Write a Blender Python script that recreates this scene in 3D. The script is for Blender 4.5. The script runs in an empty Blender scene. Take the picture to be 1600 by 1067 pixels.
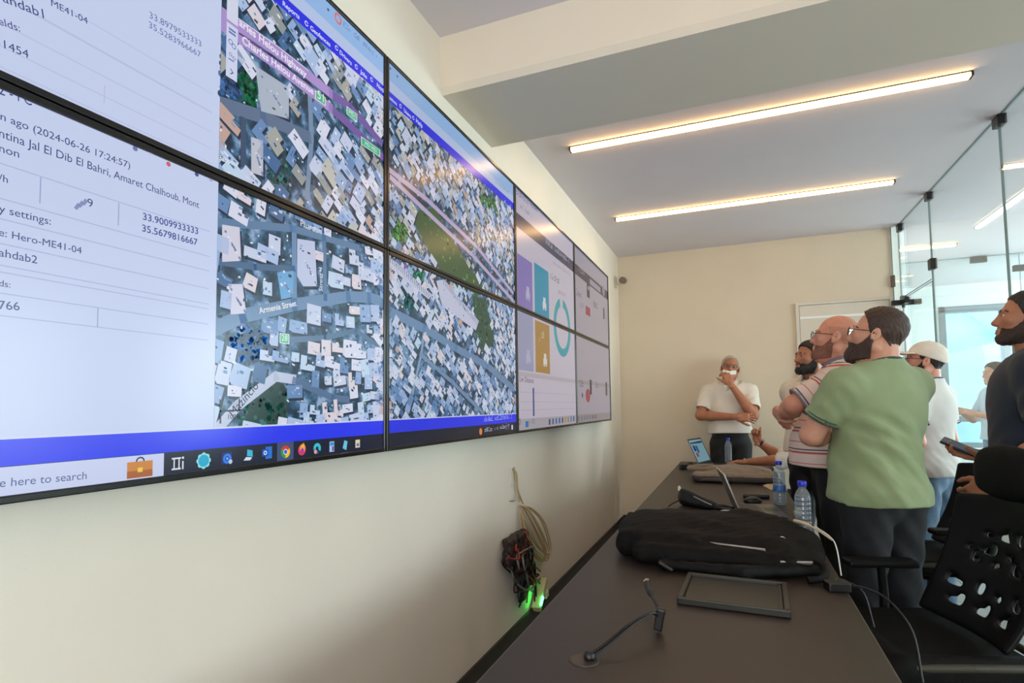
import bpy, bmesh, math, random
import numpy as np
from mathutils import Vector, Matrix

random.seed(7)
SC = bpy.context.scene
COL = SC.collection

# ---------------------------------------------------------------- camera
cam_data = bpy.data.cameras.new('camera')
cam_data.sensor_width = 36.0
cam_data.sensor_fit = 'HORIZONTAL'
cam_data.lens = 871.36 * 36.0 / 1600.0
cam_data.shift_y = 50.6 / 1600.0
cam_data.clip_start = 0.02
cam_data.clip_end = 500
cam = bpy.data.objects.new('camera', cam_data)
COL.objects.link(cam)
_yaw, _pitch, _roll = 0.379, 0.0573, -0.0125
_f = Vector((-math.sin(_yaw) * math.cos(_pitch), math.cos(_yaw) * math.cos(_pitch), math.sin(_pitch)))
_r = Vector((math.cos(_yaw), math.sin(_yaw), 0))
_u = _r.cross(_f)
_r2 = math.cos(_roll) * _r + math.sin(_roll) * _u
_u2 = -math.sin(_roll) * _r + math.cos(_roll) * _u
cam.matrix_world = Matrix(((_r2.x, _u2.x, -_f.x, 1.1733), (_r2.y, _u2.y, -_f.y, -1.5808),
                           (_r2.z, _u2.z, -_f.z, 1.3235), (0, 0, 0, 1)))
SC.camera = cam

# ---------------------------------------------------------------- exposure, world, daylight
SC.view_settings.view_transform = 'Standard'
SC.view_settings.look = 'None'
SC.view_settings.gamma = 1.0
SC.view_settings.use_curve_mapping = False
SC.view_settings.exposure = 0.0
SC.cycles.use_denoising = True
SC.cycles.max_bounces = 10
SC.cycles.transparent_max_bounces = 16
SC.cycles.sample_clamp_indirect = 6.0
SC.cycles.caustics_reflective = False
SC.cycles.caustics_refractive = False

world = bpy.data.worlds.new('daylight_sky')
SC.world = world
world.use_nodes = True
_nt = world.node_tree
_bg = _nt.nodes['Background']
_tc = _nt.nodes.new('ShaderNodeTexCoord')
_sx = _nt.nodes.new('ShaderNodeSeparateXYZ')
_rp = _nt.nodes.new('ShaderNodeValToRGB')
_rp.color_ramp.elements[0].position = 0.0
_rp.color_ramp.elements[0].color = (0.90, 0.97, 1.0, 1)
_rp.color_ramp.elements[1].position = 0.6
_rp.color_ramp.elements[1].color = (0.55, 0.78, 0.98, 1)
_nt.links.new(_tc.outputs['Generated'], _sx.inputs[0])
_nt.links.new(_sx.outputs['Z'], _rp.inputs[0])
_nt.links.new(_rp.outputs[0], _bg.inputs['Color'])
_bg.inputs['Strength'].default_value = 3.4


def area_light(name, loc, direction, sx, sy, power, color):
    l = bpy.data.lights.new(name, 'AREA')
    l.shape = 'RECTANGLE'
    l.size, l.size_y = sx, sy
    l.energy = power
    l.color = color
    o = bpy.data.objects.new(name, l)
    COL.objects.link(o)
    o.location = loc
    o.rotation_euler = Vector(direction).to_track_quat('-Z', 'Y').to_euler()
    return o


# first and last: daylight through the window band of the outer office, and through the window behind the camera
area_light('outer_office_daylight', (6.9, 0.2, 1.7), (-1, 0, -0.12), 5.5, 1.9, 130, (0.92, 0.97, 1.0))
area_light('outer_office_daylight', (6.9, 5.9, 1.7), (-1, 0.05, -0.05), 2.8, 1.9, 210, (0.84, 0.97, 1.0))  # added light, brightens the outer office and spares the left wall
area_light('daylight_rear_window', (1.2, -4.45, 1.6), (-0.15, 1, -0.1), 1.8, 1.6, 58, (0.98, 0.98, 1.0))

# ---------------------------------------------------------------- helpers: materials
def lin(c):
    c = c / 255.0
    return c / 12.92 if c <= 0.04045 else ((c + 0.055) / 1.055) ** 2.4


def rgb(r, g, b):
    return (lin(r), lin(g), lin(b), 1.0)


_mats = {}


def mat(name, col, rough=0.5, metal=0.0, var=0.06, scale=8.0, bump=0.0, bscale=60.0, spec=0.5,
        emit=None, estr=0.0, sheen=0.0, coat=0.0):
    """Principled material with a procedural noise variation of its colour and an optional bump."""
    if name in _mats:
        return _mats[name]
    m = bpy.data.materials.new(name)
    m.use_nodes = True
    nt = m.node_tree
    b = nt.nodes['Principled BSDF']
    c = rgb(*col)
    b.inputs['Roughness'].default_value = rough
    b.inputs['Metallic'].default_value = metal
    b.inputs['Specular IOR Level'].default_value = spec
    if sheen:
        b.inputs['Sheen Weight'].default_value = sheen
    if coat:
        b.inputs['Coat Weight'].default_value = coat
        b.inputs['Coat Roughness'].default_value = 0.15
    tc = nt.nodes.new('ShaderNodeTexCoord')
    if var > 0:
        n = nt.nodes.new('ShaderNodeTexNoise')
        n.inputs['Scale'].default_value = scale
        n.inputs['Detail'].default_value = 4
        nt.links.new(tc.outputs['Object'], n.inputs['Vector'])
        r = nt.nodes.new('ShaderNodeValToRGB')
        r.color_ramp.elements[0].position = 0.3
        r.color_ramp.elements[1].position = 0.7
        r.color_ramp.elements[0].color = (c[0] * (1 - var), c[1] * (1 - var), c[2] * (1 - var), 1)
        r.color_ramp.elements[1].color = (min(1, c[0] * (1 + var)), min(1, c[1] * (1 + var)), min(1, c[2] * (1 + var)), 1)
        nt.links.new(n.outputs['Fac'], r.inputs[0])
        nt.links.new(r.outputs[0], b.inputs['Base Color'])
    else:
        b.inputs['Base Color'].default_value = c
    if bump > 0:
        n2 = nt.nodes.new('ShaderNodeTexNoise')
        n2.inputs['Scale'].default_value = bscale
        n2.inputs['Detail'].default_value = 3
        nt.links.new(tc.outputs['Object'], n2.inputs['Vector'])
        bp = nt.nodes.new('ShaderNodeBump')
        bp.inputs['Strength'].default_value = bump
        bp.inputs['Distance'].default_value = 0.004
        nt.links.new(n2.outputs['Fac'], bp.inputs['Height'])
        nt.links.new(bp.outputs[0], b.inputs['Normal'])
    if emit:
        b.inputs['Emission Color'].default_value = rgb(*emit)
        b.inputs['Emission Strength'].default_value = estr
    _mats[name] = m
    return m


def glass_mat(name, tint, refl=1.0, rough=0.0, refr_white=0.0):
    """Thin clear pane: tinted see-through plus Fresnel reflection."""
    if name in _mats:
        return _mats[name]
    m = bpy.data.materials.new(name)
    m.use_nodes = True
    nt = m.node_tree
    nt.nodes.remove(nt.nodes['Principled BSDF'])
    out = nt.nodes['Material Output']
    tr = nt.nodes.new('ShaderNodeBsdfTransparent')
    tr.inputs['Color'].default_value = rgb(*tint)
    gl = nt.nodes.new('ShaderNodeBsdfGlossy')
    gl.inputs['Roughness'].default_value = rough
    gl.inputs['Color'].default_value = (refl, refl, refl, 1)
    lw = nt.nodes.new('ShaderNodeLayerWeight')
    lw.inputs['Blend'].default_value = 0.5
    pw = nt.nodes.new('ShaderNodeMath')
    pw.operation = 'POWER'
    pw.inputs[1].default_value = 5.0
    nt.links.new(lw.outputs['Facing'], pw.inputs[0])
    fr = nt.nodes.new('ShaderNodeMath')
    fr.operation = 'MULTIPLY_ADD'
    fr.inputs[1].default_value = 0.9
    fr.inputs[2].default_value = 0.035
    nt.links.new(pw.outputs[0], fr.inputs[0])
    mx = nt.nodes.new('ShaderNodeMixShader')
    nt.links.new(fr.outputs[0], mx.inputs[0])
    nt.links.new(tr.outputs[0], mx.inputs[1])
    nt.links.new(gl.outputs[0], mx.inputs[2])
    last = mx
    if refr_white > 0:      # white mixed in, paints the pale look that refraction gives bottles
        df = nt.nodes.new('ShaderNodeBsdfDiffuse')
        df.inputs['Color'].default_value = (0.85, 0.9, 0.95, 1)
        m2 = nt.nodes.new('ShaderNodeMixShader')
        m2.inputs[0].default_value = refr_white
        nt.links.new(mx.outputs[0], m2.inputs[1])
        nt.links.new(df.outputs[0], m2.inputs[2])
        last = m2
    nt.links.new(last.outputs[0], out.inputs['Surface'])
    _mats[name] = m
    return m


# ---------------------------------------------------------------- helpers: meshes
class MB:
    """Collects shapes; build() links them as ONE mesh object."""

    def __init__(s):
        s.v, s.f, s.m, s.sm = [], [], [], []

    def add(s, vs, fs, mi=0, smooth=False):
        o = len(s.v)
        s.v += [tuple(p) for p in vs]
        for f in fs:
            s.f.append(tuple(i + o for i in f))
            s.m.append(mi)
            s.sm.append(smooth)
        return s

    def box(s, lo, hi, mi=0):
        (x0, y0, z0), (x1, y1, z1) = lo, hi
        vs = [(x0, y0, z0), (x1, y0, z0), (x1, y1, z0), (x0, y1, z0), (x0, y0, z1), (x1, y0, z1), (x1, y1, z1), (x0, y1, z1)]
        return s.add(vs, [(0, 3, 2, 1), (4, 5, 6, 7), (0, 1, 5, 4), (1, 2, 6, 5), (2, 3, 7, 6), (3, 0, 4, 7)], mi)

    def obox(s, c, size, rot=None, mi=0):
        R_ = rot if rot is not None else Matrix.Identity(3)
        hx, hy, hz = size[0] / 2, size[1] / 2, size[2] / 2
        vs = []
        for x, y, z in ((-hx, -hy, -hz), (hx, -hy, -hz), (hx, hy, -hz), (-hx, hy, -hz), (-hx, -hy, hz), (hx, -hy, hz), (hx, hy, hz), (-hx, hy, hz)):
            vs.append(Vector(c) + R_ @ Vector((x, y, z)))
        return s.add(vs, [(0, 3, 2, 1), (4, 5, 6, 7), (0, 1, 5, 4), (1, 2, 6, 5), (2, 3, 7, 6), (3, 0, 4, 7)], mi)

    def prism(s, poly, frame, depth, mi=0):
        """poly: 2D points; frame: (origin, ux, uy, un); extruded by depth along un."""
        o, ux, uy, un = [Vector(q) for q in frame]
        n = len(poly)
        a = [o + ux * p[0] + uy * p[1] for p in poly]
        b = [q + un * depth for q in a]
        fs = [tuple(range(n - 1, -1, -1)), tuple(range(n, 2 * n))]
        fs += [(i, (i + 1) % n, n + (i + 1) % n, n + i) for i in range(n)]
        return s.add(a + b, fs, mi)

    def tube(s, path, r, n=8, mi=0, closed=False, smooth=True):
        P = [Vector(p) for p in path]
        k = len(P)
        rr = r if isinstance(r, (list, tuple)) else [r] * k
        T = []
        for i in range(k):
            if closed:
                t = P[(i + 1) % k] - P[i - 1]
            else:
                t = P[min(i + 1, k - 1)] - P[max(i - 1, 0)]
            T.append(t.normalized() if t.length > 1e-9 else Vector((0, 0, 1)))
        a = T[0].orthogonal().normalized()
        vs = []
        for i in range(k):
            a = a - T[i] * a.dot(T[i])
            a = a.normalized() if a.length > 1e-6 else T[i].orthogonal().normalized()
            b = T[i].cross(a)
            for j in range(n):
                th = 2 * math.pi * j / n
                vs.append(P[i] + (a * math.cos(th) + b * math.sin(th)) * rr[i])
        fs = []
        for i in range(k if closed else k - 1):
            i2 = (i + 1) % k
            for j in range(n):
                fs.append((i * n + j, i * n + (j + 1) % n, i2 * n + (j + 1) % n, i2 * n + j))
        s.add(vs, fs, mi, smooth)
        if not closed:
            s.add(vs[:n], [tuple(range(n - 1, -1, -1))], mi)
            s.add(vs[-n:], [tuple(range(n))], mi)
        return s

    def lathe(s, prof, n=24, c=(0, 0, 0), mi=0, axis=None, smooth=True):
        """prof: (radius, height) pairs from bottom to top round the z axis (or a given 3x3 frame)."""
        A = axis if axis is not None else Matrix.Identity(3)
        vs = []
        for r, h in prof:
            for j in range(n):
                th = 2 * math.pi * j / n
                vs.append(Vector(c) + A @ Vector((r * math.cos(th), r * math.sin(th), h)))
        k = len(prof)
        fs = []
        for i in range(k - 1):
            for j in range(n):
                fs.append((i * n + j, i * n + (j + 1) % n, (i + 1) * n + (j + 1) % n, (i + 1) * n + j))
        s.add(vs, fs, mi, smooth)
        if prof[0][0] > 1e-5:
            s.add(vs[:n], [tuple(range(n - 1, -1, -1))], mi)
        if prof[-1][0] > 1e-5:
            s.add(vs[-n:], [tuple(range(n))], mi)
        return s

    def build(s, name, mats, parent=None, bevel=0.0, seg=2, loc=None, rot=None, subsurf=0):
        me = bpy.data.meshes.new(name)
        me.from_pydata(s.v, [], s.f)
        if not isinstance(mats, (list, tuple)):
            mats = [mats]
        for m in mats:
            me.materials.append(m)
        me.polygons.foreach_set('material_index', s.m)
        me.polygons.foreach_set('use_smooth', s.sm)
        me.update()
        o = bpy.data.objects.new(name, me)
        COL.objects.link(o)
        if parent is not None:
            o.parent = parent
        if loc is not None:
            o.location = loc
        if rot is not None:
            o.rotation_euler = rot
        if bevel > 0:
            bv = o.modifiers.new('bevel', 'BEVEL')
            bv.width = bevel
            bv.segments = seg
            bv.limit_method = 'ANGLE'
            bv.angle_limit = 0.6
        if subsurf:
            ss = o.modifiers.new('subsurf', 'SUBSURF')
            ss.levels = ss.render_levels = subsurf
        return o


def tag(o, label=None, cat=None, group=None, kind=None):
    if label:
        o['label'] = label
    if cat:
        o['category'] = cat
    if group:
        o['group'] = group
    if kind:
        o['kind'] = kind
    return o


def thing(name, loc, rotz=0.0, label=None, cat=None, group=None):
    o = bpy.data.objects.new(name, None)
    o.empty_display_size = 0.1
    COL.objects.link(o)
    o.location = loc
    o.rotation_euler = (0, 0, rotz)
    return tag(o, label, cat, group)


def copy_tree(o, parent=None):
    c = o.copy()
    COL.objects.link(c)
    if parent is not None:
        c.parent = parent
    for ch in list(o.children):
        copy_tree(ch, c)
    return c


def struct(o, label=None):
    o['kind'] = 'structure'
    if label:
        o['label'] = label
    return o


def frame3(fwd, up=(0, 0, 1)):
    """3x3 matrix with columns right, forward, up."""
    y = Vector(fwd).normalized()
    x = y.cross(Vector(up)).normalized()
    z = x.cross(y)
    return Matrix((x, y, z)).transposed()


def spline(pts, n=40):
    """Catmull-Rom through 3-D points."""
    P = [Vector(p) for p in pts]
    P = [P[0] * 2 - P[1]] + P + [P[-1] * 2 - P[-2]]
    out = []
    segs = len(P) - 3
    for i in range(n + 1):
        t = i / n * segs
        k = min(int(t), segs - 1)
        u = t - k
        a, b, c, d = P[k], P[k + 1], P[k + 2], P[k + 3]
        out.append(0.5 * ((2 * b) + (c - a) * u + (2 * a - 5 * b + 4 * c - d) * u * u + (3 * b - a - 3 * c + d) * u ** 3))
    return out

# ---------------------------------------------------------------- the setting
CEIL = 2.975
PLASTER = mat('wall_paint', (235, 227, 212), rough=0.75, var=0.025, scale=2.5, bump=0.12, bscale=180)
CEIL_M = mat('ceiling_paint', (226, 221, 228), rough=0.8, var=0.02, scale=2.0)
BEAM_M = mat('beam_paint', (230, 221, 205), rough=0.75, var=0.02, scale=2.0)
BLACK_TRIM = mat('baseboard_dark', (44, 38, 35), rough=0.5, var=0.2, scale=20)
EDGE_M = mat('glass_edge', (104, 134, 134), rough=0.3, var=0.05)
CLAMP_M = mat('clamp_black', (26, 26, 27), rough=0.35, metal=0.3, var=0.05)
PANE = glass_mat('partition_glass', (248, 253, 252))
WHITE_OFFICE = mat('outer_office_paint', (236, 240, 240), rough=0.7, var=0.02, scale=2)


def floor_mat(name, c1, c2, rough):
    m = bpy.data.materials.new(name)
    m.use_nodes = True
    nt = m.node_tree
    b = nt.nodes['Principled BSDF']
    tc = nt.nodes.new('ShaderNodeTexCoord')
    br = nt.nodes.new('ShaderNodeTexBrick')
    br.offset = 0.5
    br.inputs['Scale'].default_value = 1.0
    br.inputs['Brick Width'].default_value = 0.6
    br.inputs['Row Height'].default_value = 0.6
    br.inputs['Mortar Size'].default_value = 0.004
    br.inputs['Color1'].default_value = rgb(*c1)
    br.inputs['Color2'].default_value = rgb(*c2)
    br.inputs['Mortar'].default_value = rgb(60, 56, 52)
    nt.links.new(tc.outputs['Object'], br.inputs['Vector'])
    n = nt.nodes.new('ShaderNodeTexNoise')
    n.inputs['Scale'].default_value = 6
    n.inputs['Detail'].default_value = 8
    nt.links.new(tc.outputs['Object'], n.inputs['Vector'])
    mx = nt.nodes.new('ShaderNodeMixRGB')
    mx.blend_type = 'MULTIPLY'
    mx.inputs[0].default_value = 0.35
    nt.links.new(br.outputs['Color'], mx.inputs[1])
    nt.links.new(n.outputs['Fac'], mx.inputs[2])
    nt.links.new(mx.outputs[0], b.inputs['Base Color'])
    b.inputs['Roughness'].default_value = rough
    return m


FLOOR_M = floor_mat('floor_tiles', (150, 141, 130), (142, 134, 124), 0.3)

struct(MB().box((-0.2, -4.6, -0.1), (7.2, 8.3, 0.0)).build('floor', FLOOR_M))
struct(MB().box((-0.2, -4.6, CEIL), (7.2, 8.3, CEIL + 0.12)).build('ceiling', CEIL_M))
struct(MB().box((-0.15, -4.6, 0), (0.0, 4.74, CEIL)).build('wall_left', PLASTER))
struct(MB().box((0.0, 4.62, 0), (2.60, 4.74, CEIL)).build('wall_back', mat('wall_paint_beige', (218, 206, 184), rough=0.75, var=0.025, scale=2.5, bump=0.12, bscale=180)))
# rear wall with a window behind the camera
rw = MB()
rw.box((0, -4.7, 0), (0.3, -4.55, CEIL)).box((2.1, -4.7, 0), (7.0, -4.55, CEIL))
rw.box((0.3, -4.7, 0), (2.1, -4.55, 0.8)).box((0.3, -4.7, 2.4), (2.1, -4.55, CEIL))
struct(rw.build('wall_rear', PLASTER))

# ceiling beam with a chamfered lower front edge
bm = MB()
bm.prism([(0.545, CEIL), (0.545, 2.742), (0.562, 2.715), (1.108, 2.715), (1.108, CEIL)],
         ((0, 0, 0), (0, 1, 0), (0, 0, 1), (1, 0, 0)), 6.98)
struct(bm.build('trim_1', BEAM_M))

struct(MB().box((0.0, -4.55, 0), (0.014, 4.62, 0.118)).build('baseboard_left', BLACK_TRIM, bevel=0.003))
struct(MB().box((0.014, 4.606, 0), (2.60, 4.62, 0.118)).build('baseboard_back', BLACK_TRIM, bevel=0.003))

# flush service door in the back wall
DOOR_M = mat('door_paint', (214, 208, 194), rough=0.35, var=0.02, scale=3)
d2 = MB().box((1.80, 4.597, 0.0), (2.56, 4.606, 2.28)).build('door_2', DOOR_M, bevel=0.002)
struct(d2)
MB().box((1.765, 4.594, 0), (1.797, 4.62, 2.31)).box((2.563, 4.594, 0), (2.595, 4.62, 2.31)).box((1.797, 4.594, 2.283), (2.563, 4.62, 2.31)).build('door_frame', DOOR_M, d2, bevel=0.003)
MB().box((1.80, 4.590, 2.145), (2.56, 4.597, 2.168)).build('top_rail', mat('rail_white', (245, 245, 240), rough=0.3, var=0.01), d2, bevel=0.002)

# --- glass partition between the room and the outer office (plane x = 2.66)
GX = 2.66


def pane(name, y0, y1, z0, z1, label=None):
    p = MB().box((GX - 0.005, y0, z0), (GX + 0.005, y1, z1)).build(name, PANE)
    struct(p, label)
    e = MB()
    e.box((GX - 0.0055, y0 - 0.002, z0), (GX + 0.0055, y0 + 0.002, z1))
    e.box((GX - 0.0055, y1 - 0.002, z0), (GX + 0.0055, y1 + 0.002, z1))
    e.box((GX - 0.0055, y0, z1 - 0.003), (GX + 0.0055, y1, z1))
    e.box((GX - 0.0055, y0, z0), (GX + 0.0055, y1, z0 + 0.003))
    e.build('glass_edge', EDGE_M, p)
    return p


def clamp(parent, y, z, dy=0.055, dz=0.06):
    MB().box((GX - 0.022, y - dy / 2, z - dz / 2), (GX + 0.022, y + dy / 2, z + dz / 2)).build('glass_clamp', CLAMP_M, parent, bevel=0.004)


w1 = pane('window_1', 3.705, 4.595, 2.285, CEIL)
w2 = pane('window_2', 2.425, 3.70, 0.0, CEIL)
w3 = pane('window_3', 1.115, 2.42, 0.0, CEIL)
w4 = pane('window_4', -0.6, 1.11, 0.0, 2.713)
w5 = pane('window_5', -2.5, -0.605, 0.0, CEIL)
w6 = pane('window_6', -4.55, -2.505, 0.0, CEIL)
d1 = pane('door_1', 3.712, 4.56, 0.012, 2.272)
clamp(w1, 4.54, 2.945, 0.075, 0.075)
clamp(w1, 3.70, 2.945, 0.075, 0.06)
clamp(w2, 2.42, 2.945, 0.085, 0.06)
clamp(w2, 3.70, 2.40, 0.075, 0.085)
# patch fitting on the corner of the door and door closer bar on the frame
MB().prism([(0, 0), (-0.17, 0), (-0.17, 0.05), (-0.06, 0.085), (0, 0.085)], ((GX - 0.02, 4.58, 2.215), (0, 1, 0), (0, 0, 1), (1, 0, 0)), 0.04).build('patch_fitting', CLAMP_M, d1, bevel=0.004)
MB().box((2.57, 4.53, 2.215), (2.80, 4.585, 2.262)).box((2.65, 4.545, 2.19), (2.675, 4.57, 2.215)).build('door_closer', CLAMP_M, d1, bevel=0.004)
MB().box((GX - 0.045, 3.80, 0.95), (GX - 0.028, 3.82, 1.30)).box((GX - 0.045, 3.80, 1.0), (GX, 3.82, 1.02)).box((GX - 0.045, 3.80, 1.23), (GX, 3.82, 1.25)).build('door_handle', CLAMP_M, d1, bevel=0.003)
# narrow fixed pane that closes the gap to the back wall
fx = MB().box((2.60, 4.60, 0.0), (2.655, 4.61, CEIL)).build('window_7', PANE)
struct(fx)
MB().box((2.598, 4.598, 0), (2.604, 4.612, CEIL)).build('glass_edge', EDGE_M, fx)
MB().box((2.585, 4.585, 2.40), (2.615, 4.625, 2.51)).build('wall_clamp', mat('clamp_bronze', (92, 84, 74), rough=0.4, metal=0.5), fx, bevel=0.003)

# --- the outer office beyond the glass
ow = MB()
X7 = 7.0
ow.box((X7, -4.6, 0), (X7 + 0.15, 8.2, 0.75)).box((X7, -4.6, 2.65), (X7 + 0.15, 8.2, CEIL))
ow.box((X7, -4.6, 0.75), (X7 + 0.15, -2.6, 2.65)).box((X7, 3.0, 0.75), (X7 + 0.15, 4.4, 2.65)).box((X7, 7.4, 0.75), (X7 + 0.15, 8.2, 2.65))
struct(ow.build('wall_right', WHITE_OFFICE))
FY = 8.1
wl, wr, wb, wt = 3.94, 5.55, 0.66, 2.66
fw_ = MB()
fw_.box((-0.15, FY, 0), (wl, FY + 0.15, CEIL)).box((wr, FY, 0), (7.1, FY + 0.15, CEIL))
fw_.box((wl, FY, 0), (wr, FY + 0.15, wb)).box((wl, FY, wt), (wr, FY + 0.15, CEIL))
struct(fw_.build('wall_far', WHITE_OFFICE))
FRAME_M = mat('window_frame_grey', (112, 128, 138), rough=0.4, metal=0.2, var=0.03)
w8 = MB().box((wl + 0.06, FY + 0.06, wb + 0.06), (wr - 0.06, FY + 0.068, wt - 0.06)).build('window_8', glass_mat('clear_glass', (240, 250, 252)))
struct(w8)
fr = MB()
fr.box((wl, FY - 0.02, wb), (wl + 0.075, FY + 0.12, wt)).box((wr - 0.075, FY - 0.02, wb), (wr, FY + 0.12, wt))
fr.box((wl, FY - 0.02, wt - 0.085), (wr, FY + 0.12, wt)).box((wl, FY - 0.02, wb), (wr, FY + 0.12, wb + 0.07))
fr.box((wl + 0.72, FY - 0.01, wb), (wl + 0.80, FY + 0.11, wt))
fr.box((wl + 0.05, FY + 0.02, 1.02), (wr - 0.05, FY + 0.09, 1.10))
fr.build('window_frame', FRAME_M, w8, bevel=0.004)
MB().box((wl - 0.05, FY - 0.10, wb - 0.03), (wr + 0.05, FY + 0.02, wb)).build('window_sill', mat('sill_white', (232, 236, 236), rough=0.4), w8, bevel=0.004)
# second glass partition inside the outer office (plane y = 6.3)
g2 = MB().box((2.70, 6.295, 0), (4.20, 6.305, CEIL)).build('window_9', PANE)
struct(g2)
g3 = MB().box((4.205, 6.295, 0), (5.6, 6.305, CEIL)).build('window_10', PANE)
struct(g3)
MB().box((2.70, 6.292, CEIL - 0.012), (4.20, 6.308, CEIL)).box((4.197, 6.294, 0), (4.203, 6.306, CEIL)).build('glass_edge', mat('edge_pale', (150, 180, 182), rough=0.3), g2)
for p_, x_, z_, dx in ((g2, 3.83, 2.935, 0.15), (g2, 4.205, 2.80, 0.13), (g3, 4.33, 2.93, 0.12)):
    MB().box((x_ - dx / 2, 6.275, z_ - 0.035), (x_ + dx / 2, 6.325, z_ + 0.035)).build('glass_clamp', mat('clamp_grey', (70, 78, 80), rough=0.4, metal=0.3), p_, bevel=0.004)
struct(MB().box((2.60, 4.74, 0), (2.70, 8.1, CEIL)).build('wall_side', WHITE_OFFICE))

# the hills across the valley, seen through the far window
hm = MB()
hn, hk = 60, 24
rnd = random.Random(3)
hv = []
for j in range(hk):
    for i in range(hn):
        X = -60 + 240 * i / (hn - 1)
        Y = 90 + 120 * j / (hk - 1)
        Z = -30 + 62 * (j / (hk - 1)) ** 0.8 + 6 * math.sin(i * 0.35 + j * 0.3) + 4 * math.sin(i * 0.8 - j * 0.5) + rnd.uniform(-1.2, 1.2)
        hv.append((X, Y, Z))
hm.add(hv, [(j * hn + i, j * hn + i + 1, (j + 1) * hn + i + 1, (j + 1) * hn + i) for j in range(hk - 1) for i in range(hn - 1)], 0, True)
struct(hm.build('hills', mat('hills_hazy', (196, 218, 222), rough=1.0, var=0.25, scale=0.06, spec=0.0)))  # pale blue-green with the haze of distance put into the colour

# ---------------------------------------------------------------- linear LED ceiling lights
LED_BODY = mat('light_profile', (30, 28, 27), rough=0.4, metal=0.4, var=0.05)
LED_WARM = mat('light_diffuser_warm', (255, 244, 225), rough=0.5, var=0.0, emit=(255, 200, 130), estr=14.5)
LED_COOL = mat('light_diffuser_pale', (250, 252, 250), rough=0.5, var=0.0, emit=(250, 246, 232), estr=6.0)


def led(p0, p1, label, body=LED_BODY, dif=LED_WARM, group=None, w=0.046, h=0.005):
    p0, p1 = Vector(p0), Vector(p1)
    L = (p1 - p0).length
    ang = math.atan2(p1.y - p0.y, p1.x - p0.x)
    t = thing('linear_ceiling_light', ((p0.x + p1.x) / 2, (p0.y + p1.y) / 2, CEIL), ang, label, 'ceiling light', group)
    MB().box((-L / 2, -w / 2, -h), (L / 2, w / 2, -0.001)).box((-L / 2, -w / 2, -h - 0.022), (-L / 2 + 0.01, w / 2, -h)).box((L / 2 - 0.01, -w / 2, -h - 0.022), (L / 2, w / 2, -h)).build('housing', body, t, bevel=0.002)
    MB().box((-L / 2 + 0.0105, -w / 2 + 0.002, -h - 0.022), (L / 2 - 0.0105, w / 2 - 0.002, -h - 0.0005)).build('diffuser', dif, t, bevel=0.004)
    return t


led((0.24, 1.815, 0), (2.34, 1.815, 0), 'long warm linear ceiling light just behind the ceiling beam')
led((0.24, 3.283, 0), (2.34, 3.283, 0), 'shorter looking warm linear ceiling light nearer the back wall')
led((0.24, -0.95, 0), (2.34, -0.95, 0), 'warm linear ceiling light in front of the beam, above the first screens')
led((0.24, -2.5, 0), (2.34, -2.5, 0), 'warm linear ceiling light in front of the beam, behind the viewer')
led((3.37, 2.6, 0), (3.37, 4.92, 0), 'pale linear light beyond the glass running away from the viewer', dif=LED_COOL)
led((2.80, 5.54, 0), (3.40, 5.54, 0), 'short pale linear light beyond the glass above the door corner', dif=LED_WARM)

# ---------------------------------------------------------------- the video wall: 4 x 2 flat displays
DW, DH = 1.2134, 0.6842          # one display with its bezel
BZ = 0.0135                      # bezel width
FX = 0.0905                      # picture plane in front of the wall
MIDZ = 1.86
COLY = [-DW, 0.0, DW, 2 * DW]
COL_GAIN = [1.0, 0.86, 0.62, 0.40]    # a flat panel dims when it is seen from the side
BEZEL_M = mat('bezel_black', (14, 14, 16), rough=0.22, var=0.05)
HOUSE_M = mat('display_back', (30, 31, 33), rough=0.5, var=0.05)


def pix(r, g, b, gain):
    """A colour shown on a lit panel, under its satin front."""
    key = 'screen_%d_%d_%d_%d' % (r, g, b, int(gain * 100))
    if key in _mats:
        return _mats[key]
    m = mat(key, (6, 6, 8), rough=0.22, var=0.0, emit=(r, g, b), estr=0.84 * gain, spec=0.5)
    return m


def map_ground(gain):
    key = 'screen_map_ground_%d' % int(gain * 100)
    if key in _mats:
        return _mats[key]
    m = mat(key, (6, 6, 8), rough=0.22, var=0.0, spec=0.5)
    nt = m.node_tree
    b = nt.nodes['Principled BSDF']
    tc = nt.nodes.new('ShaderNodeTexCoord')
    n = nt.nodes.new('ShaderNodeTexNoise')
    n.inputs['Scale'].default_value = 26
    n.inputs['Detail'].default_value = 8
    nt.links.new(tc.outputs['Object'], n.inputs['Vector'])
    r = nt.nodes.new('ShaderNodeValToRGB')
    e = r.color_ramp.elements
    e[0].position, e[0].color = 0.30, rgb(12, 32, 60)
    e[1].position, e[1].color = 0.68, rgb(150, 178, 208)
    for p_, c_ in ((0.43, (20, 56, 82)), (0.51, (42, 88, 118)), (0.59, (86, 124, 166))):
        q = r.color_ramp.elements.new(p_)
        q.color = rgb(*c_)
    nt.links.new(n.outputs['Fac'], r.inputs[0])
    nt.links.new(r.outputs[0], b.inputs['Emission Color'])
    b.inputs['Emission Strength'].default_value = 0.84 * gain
    return m


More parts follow.
